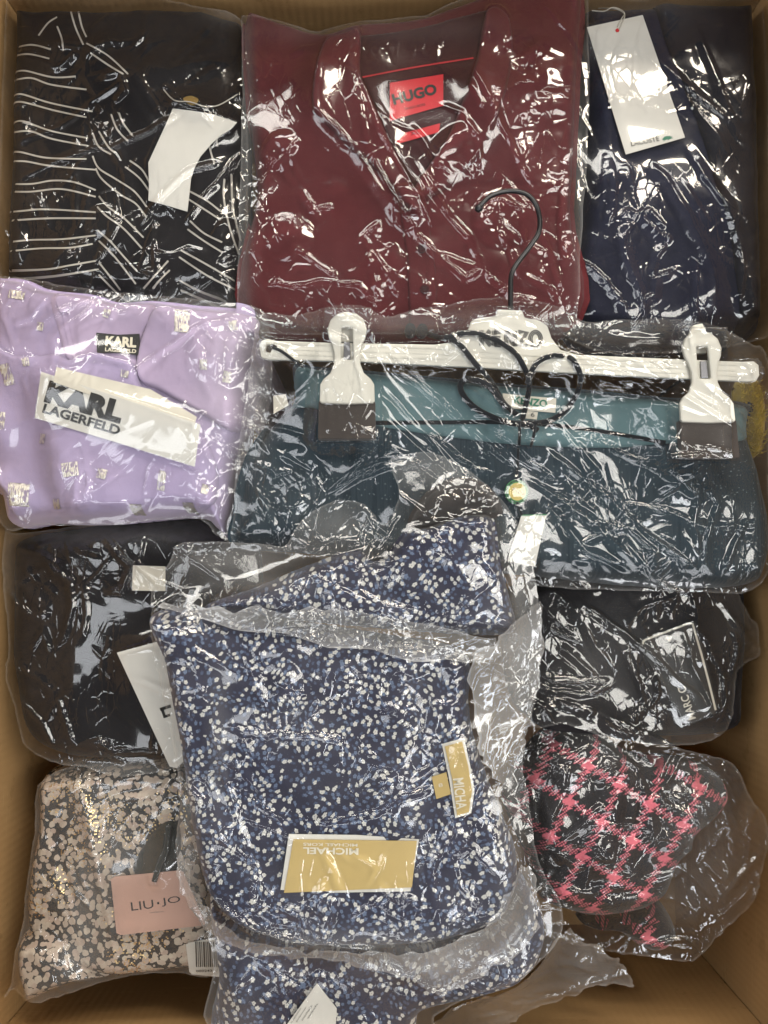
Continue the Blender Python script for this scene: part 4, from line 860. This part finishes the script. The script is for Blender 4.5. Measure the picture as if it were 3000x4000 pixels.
film('plastic_bag', t, c4((-60, 110), (60, 70), (250, 95), (420, 130), (700, 165), (950, 195), (1300, 230), (1600, 270), (1680, 420), (1680, 800), (1600, 1100), (1520, 1400), (1500, 1560), (1450, 1690), (1340, 1640), (1200, 1545), (700, 1590), (300, 1590), (60, 1610), (0, 1450), (-60, 1300), (-60, 700)),
     0.005, FILM, n_fold=38, amp=0.0026, ang=[.8, 1.0, 1.3, -1.2], zmin=0.004, seed=107, calm=[(420, 1640, 380, 170), (460, 1345, 150, 90)], haze=0.06, hazes=[(900, 1600, 120, 300, .16), (950, 1350, 100, 150, .12), (650, 1230, 400, 50, .06)],
     strokes=[(c4((210, 410), (350, 300), (500, 250), (600, 170), (570, 250), (440, 350), (340, 420)), .005, .004), (c4((90, 355), (210, 320), (310, 180)), .005, .004), (c4((590, 520), (690, 300), (715, 260), (700, 350)), .005, .004), (c4((490, 760), (560, 600), (610, 450)), .005, .004), (c4((745, 760), (850, 650), (960, 560), (1080, 480), (1230, 380), (1450, 300)), .007, .005),
              (c4((810, 1010), (840, 880), (900, 740)), .005, .004), (c4((175, 680), (220, 780), (240, 820)), .005, .004), (c4((510, 1000), (560, 1150), (580, 1350), (560, 1450)), .005, .004), (c4((1240, 1120), (1230, 960), (1300, 900)), .005, .004), (c4((1390, 1080), (1430, 960), (1650, 1020)), .006, .005), (c4((1400, 1120), (1560, 1190), (1660, 1230)), .006, .005), (c4((900, 1400), (960, 1240), (990, 1180)), .005, .003)],
     crinkle=[(880, 1450, 120, 220, .3, 1.0), (820, 1750, 90, 140, 0, 1.0), (930, 1300, 90, 80, 0, .9), (700, 1680, 80, 70, 0, .6), (880, 1950, 60, 110, 0, .8)], crin_amp=0.002)

# ------------------------------------------------------------------ teal skirt and its hanger
t = thing('bagged_skirt', 'dark teal pleated skirt with lighter waistband and black drawstring, bagged on hanger', 'bagged garment', 'bagged garments packed in the carton')
pt = [([(1250 + 110 * k + random.uniform(-20, 20), 1700 + 5 * k), (1210 + 120 * k, 1950), (1180 + 125 * k + random.uniform(-30, 30), 2250)], .006, random.choice([-.003, .002, -.002])) for k in range(15)]
garment('skirt', t, [(1150, 1560), (1080, 1640), (990, 1760), (945, 1870), (925, 2000), (920, 2130), (1200, 2160), (1700, 2220), (2100, 2250), (2500, 2290), (2900, 2290), (2985, 2220), (3000, 2050), (2960, 1850), (2910, 1690), (2915, 1570), (2600, 1545), (2300, 1515), (2000, 1493), (1460, 1443), (1250, 1425), (1140, 1418)],
        -0.02, 0.042, TEAL_D, 0.02, fold=pt, seed=111)
panel('waistband', t, [(1150, 1432), (1250, 1440), (1460, 1458), (1800, 1488), (2000, 1508), (2300, 1530), (2600, 1560), (2905, 1585), (2910, 1718), (2600, 1735), (2380, 1752), (2080, 1742), (1800, 1716), (1450, 1662), (1240, 1600), (1115, 1572)], 0.02, 0.003, TEAL_L, 0.006, seed=112)
ribbon('channel', t, [(1464, 1652), (1730, 1650), (1985, 1650), (2200, 1665), (2380, 1690), (2600, 1730)], 0.0032, CORD, lift=0.0008)
cd, pl = card('care_label', t, c5((232, 548), (300, 540), (315, 600), (235, 645)), CREAM, lift=0.001)
cd, pl = card('brand_label', t, c6((225, 535), (370, 550), (516, 562), (510, 640), (370, 628), (240, 610)), CREAM, lift=0.001)
lettering('KENZO', cd, pl, *c6((285, 590), (462, 614)), 30, GREEN_INK, bold=0.03)
cd, pl = card('size_label', t, c6((338, 625), (416, 636), (410, 676), (334, 668)), CREAM, lift=0.001)
lettering('6', cd, pl, *c6((376, 660), (396, 662)), 17, INK)
cd, pl = card('hang_tag', t, c6((328, 1190), (462, 1187), (400, 1470), (250, 1440)), WHITE, lift=0.002)
strip_on_plane('green_edge', cd, pl, c6((328, 1193), (462, 1190)), 4, GREEN)

hg = thing('clothes_hanger', 'white plastic clip hanger with black wire hook holding the teal skirt', 'hanger')
HZ0 = 0.037
def hat(px, py, z): return P(px, py, z)
def prism(name, parent, px, z0, z1, mat, smooth=False, holes=(), bevel=0.001):
    """an outline given in photo pixels extruded between two heights, with soft edges"""
    pts = spline(px, 6) if smooth else px
    bm = bmesh.new()
    def loop(pp): return [bm.verts.new(P(a, b, z1)) for a, b in pp]
    outer = loop(pts); edges = [bm.edges.new((outer[i], outer[(i + 1) % len(outer)])) for i in range(len(outer))]
    for h_ in holes:
        hv = loop(h_); edges += [bm.edges.new((hv[i], hv[(i + 1) % len(hv)])) for i in range(len(hv))]
    r = bmesh.ops.triangle_fill(bm, edges=edges, use_beauty=True)
    faces = [g for g in r['geom'] if isinstance(g, bmesh.types.BMFace)]
    ex = bmesh.ops.extrude_face_region(bm, geom=faces)
    for v in ex['geom']:
        if isinstance(v, bmesh.types.BMVert): v.co.z -= (z1 - z0)
    bmesh.ops.recalc_face_normals(bm, faces=bm.faces)
    me = bpy.data.meshes.new(name); bm.to_mesh(me); bm.free(); me.materials.append(mat)
    o = link(name, me, parent)
    if bevel:
        md = o.modifiers.new('soft_edge', 'BEVEL'); md.width = bevel; md.segments = 2; md.limit_method = 'ANGLE'; md.angle_limit = math.radians(50)
    return o
bar = [(1012, 1350), (1020, 1330), (1045, 1322), (1075, 1330), (1300, 1338), (1700, 1345), (1770, 1335), (1812, 1310), (1832, 1280), (1840, 1255), (1870, 1240), (1935, 1236), (1945, 1208), (2040, 1212), (2050, 1240), (2110, 1252), (2140, 1275), (2155, 1320), (2190, 1365), (2260, 1385), (2600, 1400), (2900, 1412), (2945, 1410), (2965, 1425), (2968, 1465), (2955, 1488), (2920, 1490), (2600, 1476), (2200, 1455), (1800, 1432), (1400, 1412), (1050, 1404), (1020, 1395)]
holeL = [(1040, 1345), (1075, 1342), (1085, 1352), (1062, 1362), (1056, 1378), (1036, 1372)]
prism('bar', hg, bar, HZ0, HZ0 + 0.0045, HANGER, holes=[holeL])
def on(z): 
    p = Plane.__new__(Plane); p.k = np.array([0, 0, z]); p.n = np.array([0, 0, 1.0]); return p
top = on(HZ0 + 0.0047)
for y0 in (18, 40, 60): strip_on_plane('moulded_rib', hg, top, [(1110, 1325 + y0), (1700, 1336 + y0 * .95 + 8), (2250, 1385 + y0 * .9), (2880, 1408 + y0)], 3, HANGER, up=0.0004)
def logo_strokes(parent, plane, segs, x0, y0, w, h, sh, mat):
    for ln in segs:
        for k in (-1, 0, 1):
            pts = []
            for i, (a, b) in enumerate(ln):
                d = np.array(ln[min(i + 1, len(ln) - 1)]) - np.array(ln[max(i - 1, 0)]); d = d * (w, h); d = d / (np.linalg.norm(d) + 1e-9)
                pts.append((x0 + a * w - d[1] * k * 6.2, y0 + b * h + a * sh + d[0] * k * 6.2))
            strip_on_plane('lettering', parent, plane, pts, 4.4, mat, up=0.0003)
segs = [((0.02, 0), (0.02, 1)), ((0.16, 0), (0.06, .5), (0.17, 1)), ((0.23, 0), (0.23, 1)), ((0.23, .06), (0.34, .06)), ((0.23, .5), (0.33, .5)), ((0.23, .94), (0.34, .94)), ((0.42, 1), (0.42, 0)), ((0.43, .02), (0.55, .98)), ((0.56, 0), (0.56, 1)), ((0.62, .06), (0.76, .06), (0.63, .94), (0.77, .94)),
        [(0.90 + .085 * math.cos(a), 0.5 + .47 * math.sin(a)) for a in np.linspace(0, 2 * PI, 25)]]
logo_strokes(hg, top, segs, 1876, 1290, 240, 60, 6, plain('logo_grey', (0.06, 0.06, 0.06), 0.6))
hook = spline([(1870, 812), (1913, 768), (1980, 747), (2048, 755), (2090, 793), (2108, 852), (2103, 911), (2065, 970), (2014, 1038), (1997, 1080), (1995, 1140), (1994, 1225)], 6, False)
hk = tube('hook', hg, [P(a, b, HZ0 + 0.0025) for a, b in hook], 0.0019, BLACK_WIRE, 10)
bm = bmesh.new(); bmesh.ops.create_uvsphere(bm, u_segments=12, v_segments=8, radius=0.0032, matrix=__import__('mathutils').Matrix.Translation(P(1870, 814, HZ0 + 0.0025)))
me = bpy.data.meshes.new('hook_tip'); bm.to_mesh(me); bm.free(); me.materials.append(BLACK_WIRE); link('hook_tip', me, hk)
def clip(cx, top_y, s=1.0, dx=0):
    def q(*p): return [(cx + a * s + dx * b / 300, top_y + b * s) for a, b in p]
    half = [(0, 0), (38, 8), (65, 32), (77, 68), (72, 100), (58, 130), (50, 165), (52, 205), (66, 240), (92, 262), (106, 285), (108, 350), (100, 358), (0, 362)]
    out = [(a, b) for a, b in half] + [(-a, b) for a, b in half[::-1] if a > 0]
    slot = q((-22, 62), (22, 62), (24, 188), (-24, 188))
    # pad beneath, jaw above, second handle behind
    pad = prism('pad', None, q((-112, 350), (110, 350), (112, 498), (-114, 498)), HZ0 - 0.003, HZ0 + 0.0065, RUBBER, bevel=0.0008)
    body = prism('clip', hg, q(*out), HZ0 + 0.0052, HZ0 + 0.0095, HANGER, holes=[slot], bevel=0.0015)
    pad.parent = body
    back = prism('rear_handle', body, q((-30, -20), (10, -28), (20, 0), (16, 90), (-40, 90), (-48, 20)) if dx else q((-60, 40), (60, 40), (50, 120), (-50, 120)), HZ0 - 0.006, HZ0 - 0.001, HANGER, bevel=0.001)
    spring = prism('spring', body, q((-12, 120), (12, 120), (14, 186), (-14, 186)), HZ0 + 0.004, HZ0 + 0.0062, plain('steel', (0.25, 0.25, 0.27), 0.35, 1.0), bevel=0.0005)
clip(1356, 1216); clip(2738, 1290, 1.0, 25)
# mark the hanger in the height map so film and cord pass over it
for poly, zz in ((bar, HZ0 + 0.0047), ([(1280, 1216), (1440, 1216), (1470, 1500), (1470, 1720), (1245, 1720), (1250, 1500)], HZ0 + 0.0096), ([(2670, 1290), (2830, 1290), (2850, 1790), (2615, 1790), (2630, 1560)], HZ0 + 0.0096)):
    w = Win(world_outline(poly, zz, False)); TOP[w.sl] = np.where(w.sd > -H, np.maximum(TOP[w.sl], zz), TOP[w.sl])
# drawstring with its seal belongs to the skirt
R_ = 0.0021
cord('drawstring', t, [(1600, 1296), (1660, 1302), (1732, 1320), (1833, 1300), (1927, 1324), (2007, 1374), (2050, 1440), (2068, 1497), (2057, 1570), (2040, 1640)], R_, CORD)
cord('drawstring', t, [(2060, 1500), (2082, 1439), (2118, 1403), (2176, 1389), (2234, 1403), (2266, 1461), (2263, 1512), (2234, 1570), (2190, 1620), (2125, 1649), (2040, 1652)], R_, CORD)
cord('drawstring', t, [(1760, 1322), (1800, 1350), (1855, 1418), (1913, 1483), (1940, 1526), (1970, 1577), (2020, 1620)], R_, CORD)
cord('drawstring', t, [(1975, 1590), (1913, 1512), (1870, 1488), (1826, 1479), (1800, 1500), (1805, 1535), (1840, 1580), (1898, 1618), (1985, 1650), (2060, 1660), (2100, 1680)], R_ * 1.1, CORD)
cord('drawstring', t, [(2028, 1650), (2030, 1690), (2028, 1740)], 0.0012, CORD); cord('drawstring', t, [(2090, 1660), (2085, 1700), (2075, 1740)], 0.0012, CORD)
cord('drawstring', t, [(1066, 1358), (1100, 1372), (1150, 1410), (1180, 1432)], 0.0012, CORD)
for c_ in ((1602, 1298), (1645, 1300)):
    ring = [(c_[0] + 22 * math.cos(a), c_[1] + 26 * math.sin(a)) for a in np.linspace(0, 2 * PI, 13)[:-1]]
    card('cord_bead', t, ring, CORD, lift=0.001, thick=0.005)
def disc(r): return [(2016 + r * math.cos(a), 1921 + r * 1.05 * math.sin(a)) for a in np.linspace(0, 2 * PI, 33)[:-1]]
sd, pl = card('seal', t, disc(45), GREEN, lift=0.003, thick=0.002)
card('dark_ring', sd, disc(41), INK, plane=pl, up=0.0021, thick=0.0003, raise_top=False); card('green_ring', sd, disc(38), GREEN, plane=pl, up=0.0025, thick=0.0003, raise_top=False)
card('yellow_disc', sd, disc(33), YELLOW_DISC, plane=pl, up=0.0029, thick=0.0003, raise_top=False)
for ch, x, y, r in (('P', 1996, 1918, .35), ('A', 2006, 1924, .4), ('R', 2016, 1928, .45), ('I', 2027, 1933, .5), ('S', 2032, 1936, .6)):
    lettering(ch, sd, pl, (x, y), (x + (8 if ch != 'I' else 2) * math.cos(r), y + (8 if ch != 'I' else 2) * math.sin(r)), 13, INK, up=0.0036)
cord('seal_cord', t, [(2025, 1750), (2022, 1830), (2018, 1880)], 0.0009, CORD); cord('seal_cord', t, [(2020, 1960), (2030, 1990), (2040, 2012)], 0.0009, CORD)
film('plastic_bag', t, [(1010, 1218), (1150, 1222), (1300, 1200), (1420, 1205), (1500, 1240), (1620, 1200), (1760, 1180), (1900, 1160), (2050, 1165), (2200, 1190), (2300, 1240), (2480, 1228), (2700, 1240), (2850, 1280), (2950, 1330), (3020, 1400), (3020, 1900), (3000, 2280), (2700, 2310), (2300, 2300), (2000, 2280), (1500, 2220), (1100, 2160), (905, 2130), (905, 2000), (920, 1800), (960, 1550), (990, 1350)],
     0.03, FILM, n_fold=71, amp=0.0028, ang=[-.75, -.65, -.9, .4, -.7], length=(0.03, 0.14), zmin=0.008, seed=117, calm=[(1995, 1310, 210, 100), (2070, 1580, 110, 60), (2016, 1921, 120, 120), (2016, 1921, 80, 80)], haze=0.045,
     hazes=[(1500, 1260, 600, 50, .12), (2500, 1270, 500, 60, .10), (2900, 1500, 80, 300, .10), (1000, 1500, 60, 300, .14), (1500, 2150, 300, 60, .08)],
     strokes=[(c5((780, 330), (1000, 480), (1200, 640), (1430, 840), (1660, 1000)), .006, .005), (c5((740, 180), (900, 330), (1130, 560), (1350, 780)), .005, .004), (c5((790, 520), (1010, 700), (1350, 930), (1500, 960)), .006, .005), (c5((500, 1090), (700, 960), (900, 900), (1180, 880)), .006, .005), (c5((1280, 680), (1320, 780), (1360, 855)), .005, .004), (c5((100, 890), (240, 960), (330, 930)), .006, .005),
              (c6((120, 860), (420, 1000), (740, 1230), (1000, 1470)), .007, .006), (c6((480, 830), (830, 1080), (1040, 1290), (1300, 1470)), .007, .006), (c6((440, 1080), (700, 1380), (930, 1490)), .006, .005), (c6((500, 680), (640, 840), (700, 970), (755, 930)), .006, .005), (c6((700, 740), (860, 830), (1000, 890), (1300, 870), (1110, 940), (1310, 1080), (1290, 1250), (1340, 1400)), .007, .006), (c6((1130, 950), (1240, 940), (1340, 1030), (1420, 1120), (1380, 1250), (1340, 1480)), .007, .006),
              (c6((1590, 1210), (1530, 1330), (1470, 1500)), .006, .005), (c6((540, 300), (800, 400), (1120, 540)), .005, .004), (c6((640, 430), (780, 500), (1100, 560)), .006, .004), (c6((420, 110), (600, 220), (900, 320), (1180, 460)), .006, .004), (c6((1420, 200), (1500, 300), (1580, 420), (1600, 600)), .006, .005), (c6((1440, 640), (1600, 800)), .006, .005), (c6((160, 720), (380, 880), (490, 960), (430, 1000)), .006, .005), (c6((230, 460), (330, 620)), .005, .004), (c6((1160, 520), (1400, 660), (1620, 810)), .005, .004)],
     crinkle=[(1130, 1880, 130, 140, .3, 1.15), (1010, 1650, 70, 120, 0, 1.0), (1400, 1760, 140, 60, .5, .8), (1080, 1330, 60, 60, 0, .8), (1960, 1720, 130, 70, -.6, 1.0), (2120, 1800, 110, 60, -.5, .9), (2600, 1260, 180, 40, 0, 1.0), (1900, 1200, 250, 40, .1, 1.0), (2450, 1540, 150, 40, -.1, .8), (2700, 1870, 120, 90, 0, .7), (2320, 1990, 130, 110, 0, .4), (2930, 1420, 50, 120, 0, .8)], crin_amp=0.002)

# ------------------------------------------------------------------ floral dress on top of the pile
t = thing('bagged_garment', 'navy garment with small white and blue flowers, in crumpled clear bag atop the pile', 'bagged garment', 'bagged garments packed in the carton')
garment('folded_garment', t, [(600, 2390), (1000, 2410), (1500, 2480), (1815, 2550), (1835, 2750), (1860, 2900), (1950, 3150), (2020, 3330), (2010, 3480), (1930, 3600), (1700, 3670), (1300, 3690), (1050, 3650), (900, 3580), (800, 3450), (745, 3200), (700, 2900), (645, 2600)],
        0.0, 0.042, FLORAL, 0.016, fold=[([(700, 2900), (1000, 2860), (1300, 2900)], .012, .004), ([(1700, 2850), (1500, 3050), (1200, 3150)], .012, .004), ([(1750, 3100), (1600, 3300), (1500, 3500)], .008, -.003), ([(1850, 3200), (1800, 3500)], .006, -.003), ([(900, 3450), (1300, 3520), (1700, 3500)], .010, .004), ([(1640, 2500), (1650, 2750), (1620, 2850)], .006, -.003)], wob=.002, seed=121)
garment('lower_fold', t, [(820, 3480), (1000, 3600), (1400, 3680), (1900, 3600), (2020, 3420), (2110, 3560), (2130, 3680), (2040, 3830), (1850, 3900), (1650, 3950), (1550, 4090), (870, 4090), (850, 3800)], -0.015, 0.04, FLORAL, 0.02,
        fold=[([(1000, 3640), (960, 3800), (950, 4050)], .01, .004), ([(1200, 3700), (1150, 4050)], .008, -.004), ([(2050, 3500), (2060, 3650), (2010, 3800)], .008, .004)], wob=.002, seed=124)
garment('upper_fold', t, [(790, 2372), (1000, 2290), (1200, 2205), (1390, 2150), (1450, 2190), (1510, 2170), (1550, 2110), (1590, 2070), (1660, 2050), (1800, 2010), (1920, 2020), (1950, 2180), (1995, 2330), (2010, 2470), (1800, 2480), (1400, 2450), (1000, 2410)], 0.005, 0.04, FLORAL, 0.014, seed=126, wob=.0015,
      fold=[([(1480, 2250), (1560, 2350), (1700, 2420)], .008, -.004), ([(1700, 2060), (1800, 2250), (1900, 2400)], .008, .003)])
garment('lining', t, [(1590, 2050), (1660, 1930), (1780, 1870), (1900, 1900), (1960, 2000), (1900, 2030), (1800, 2020), (1680, 2070)], 0.005, 0.034, TAN_CLOTH, 0.014, seed=128)
cd, pl = card('hang_tag', t, k4((548, 474), (830, 478), (1075, 496), (1040, 706), (700, 712), (514, 700)), WHITE, lift=0.001)
cd, pl = card('gold_face', cd, k4((566, 496), (1066, 502), (1046, 690), (528, 712), (548, 600)), GOLD_CARD, lift=0.0006)
cd['label'] = 'gold printed face of the hang tag'
lettering('MICHAEL', cd, pl, *k4((830, 530), (606, 526)), 27, PALE_INK, bold=0.03); lettering('MICHAEL KORS', cd, pl, *k4((826, 512), (606, 508)), 12, PALE_INK, bold=0.02)
cd, pl = card('neck_label', t, k7((525, 440), (880, 340), (985, 800), (1050, 1200), (1000, 1560), (740, 1640), (640, 1000)), WHITE, lift=0.001)
gf, pl = card('gold_face', cd, k7((570, 480), (850, 400), (950, 800), (1010, 1200), (960, 1540), (770, 1600), (690, 1000)), GOLD_CARD, lift=0.0005)
lettering('MICHA', gf, pl, *k7((700, 1000), (760, 1500)), 42, PALE_INK, bold=0.02)
cd, pl = card('size_tab', t, k7((360, 970), (595, 895), (670, 1250), (435, 1330)), GOLD_CARD, lift=0.001)
lettering('8', cd, pl, *k7((480, 1140), (545, 1120)), 14, PALE_INK)
cd, pl = card('white_card', t, k4((500, 1300), (662, 1078), (742, 1180), (735, 1300)), WHITE, lift=0.001)
for k in range(4): lettering(('composition', 'polyester', 'machine', 'wash')[k], cd, pl, *k4((560 + k * 22, 1240 - k * 6), (600 + k * 22, 1180 - k * 6)), 7, GREY_INK)
film('plastic_bag', t, [(590, 2420), (580, 2310), (640, 2200), (700, 2115), (1000, 2120), (1110, 2130), (1150, 2060), (1210, 2000), (1310, 1950), (1420, 1965), (1500, 2050), (1560, 1920), (1520, 1800), (1600, 1770), (1700, 1765), (1850, 1850), (2000, 2000), (2080, 2180), (2110, 2330), (2130, 2550), (2090, 2800), (2050, 2950), (2080, 3200), (2120, 3400), (2200, 3550), (2190, 3700), (2030, 3850), (1850, 3920), (1700, 4000), (1650, 4080), (850, 4080), (825, 3800), (790, 3600), (700, 3480), (680, 3300), (700, 3100), (650, 2780), (605, 2600)],
     0.04, FILM, n_fold=126, amp=0.0030, zmin=0.022, seed=131, calm=[(1370, 3290, 220, 60)], haze=0.09, length=(0.015, 0.07),
     hazes=[(900, 2180, 250, 60, .18), (1320, 2050, 150, 80, .10), (1750, 1830, 200, 60, .16), (2050, 2300, 50, 300, .16), (1980, 2750, 100, 300, .18), (2000, 3400, 60, 300, .1), (1200, 3680, 500, 60, .12), (1700, 3750, 300, 80, .16), (720, 3400, 50, 300, .12), (860, 2900, 40, 250, .10), (900, 4000, 120, 120, .06), (1000, 2280, 200, 40, .15)],
     strokes=[(k4((300, 40), (400, 55), (560, 70), (700, 75), (780, 120)), .006, .005), (k4((1130, 290), (1000, 320), (900, 390), (640, 440)), .006, .005), (k4((1300, 380), (1200, 480), (1130, 620), (1160, 820), (1170, 1000), (1190, 1080)), .007, .007), (k4((430, 620), (390, 720), (410, 760), (480, 780)), .006, .005), (k4((140, 430), (270, 500), (430, 630)), .006, .004), (k4((590, 830), (640, 880), (670, 930), (720, 800)), .006, .006),
              (k4((200, 720), (330, 810), (430, 880), (560, 930), (700, 930), (860, 960), (1000, 1060), (1100, 1130), (1190, 1120), (1300, 1030)), .009, .009), (k4((1480, 450), (1520, 600), (1500, 740), (1420, 860), (1300, 960), (1200, 1000)), .008, .008), (k4((1380, 20), (1420, 120), (1380, 250), (1290, 380)), .007, .007), (k4((1300, 300), (1440, 200), (1520, 60)), .007, .006), (k4((230, 20), (260, 200), (330, 400), (380, 560)), .007, .005), (k4((1240, 760), (1290, 870), (1400, 820)), .006, .005), (k4((740, 980), (880, 1060), (1100, 1140)), .007, .006), (k4((540, 1240), (660, 1080), (745, 1180)), .004, .003)],
     crinkle=[(1300, 2060, 170, 90, .2, 1.2), (1900, 2480, 130, 140, 0, .9), (1950, 2820, 90, 220, 0, 1.1), (1500, 2600, 200, 70, .1, .8), (1080, 2680, 90, 90, .6, .9), (1450, 3250, 70, 130, -.6, .8), (1250, 3560, 60, 120, -.4, .9), (1750, 3740, 240, 90, .4, 1.2), (1000, 3680, 200, 70, -.3, 1.1), (1780, 3260, 70, 90, .4, 1.0), (860, 2350, 220, 70, .1, .8), (800, 3560, 80, 110, -.5, 1.0), (1850, 2920, 60, 60, 0, 1), (740, 3200, 60, 120, 0, .8), (1800, 1900, 150, 90, 0, .6), (1200, 2420, 400, 60, -.1, .8)], crin_amp=0.0024)
film('film_fold', t, [(612, 2368), (900, 2372), (1200, 2378), (1450, 2400), (1900, 2500), (1910, 2590), (1690, 2582), (1200, 2500), (850, 2445)], 0.055, FILM, n_fold=22, amp=0.002, ang=[.1, -.1, 1.2], zmin=0.0, seed=133, haze=0.60, crinkle=[(1500, 2520, 300, 60, 0, 1.0), (1000, 2420, 300, 40, 0, .8)], crin_amp=0.002, jag=9, iters=3)
film('film_fold', t, [(1840, 2580), (1960, 2480), (2110, 2360), (2128, 2550), (2080, 2800), (2040, 2950), (1980, 3080), (1900, 3000), (1860, 2850)], 0.04, FILM, n_fold=22, amp=0.0025, ang=[1.2, 1.0, 1.5], zmin=-0.03, seed=135, haze=0.60, crinkle=[(1960, 2800, 100, 250, 0, 1.0)], crin_amp=0.002, jag=9, iters=3)
film('film_fold', t, [(720, 3330), (800, 3520), (1000, 3640), (1300, 3685), (1600, 3690), (1880, 3590), (2030, 3380), (2100, 3450), (2080, 3640), (1920, 3790), (1720, 3880), (1600, 3810), (1300, 3730), (1000, 3700), (800, 3620), (705, 3440)], 0.035, FILM, n_fold=38, amp=0.003, ang=[.2, .6, -.4], zmin=-0.03, seed=137, haze=0.60, crinkle=[(1750, 3720, 250, 100, .4, 1.1), (900, 3600, 200, 80, -.4, 1.0)], crin_amp=0.0024, jag=9, iters=3)
film('film_tail', t, [(1760, 3830), (2000, 3800), (2180, 3660), (2320, 3720), (2440, 3790), (2490, 3850), (2505, 3905), (2380, 3900), (2250, 3930), (2100, 3990), (1950, 4080), (1700, 4080)], -0.02, FILM, n_fold=45, amp=0.003, ang=[.3, .4, -.5], zmin=-0.05, seed=139, width=(0.003, 0.006), haze=0.42,
     strokes=[(k6((560, 1870), (760, 1810), (900, 1770)), .006, .006), (k6((200, 1940), (480, 1900), (640, 1810)), .006, .006)], crinkle=[(2150, 3960, 150, 50, .3, 1.2), (2250, 3820, 180, 80, .3, 1.0), (2000, 3900, 150, 80, .3, 1.0)], jag=9, iters=3)
for o in bpy.data.objects:
    if '_p' in o.keys(): del o['_p']
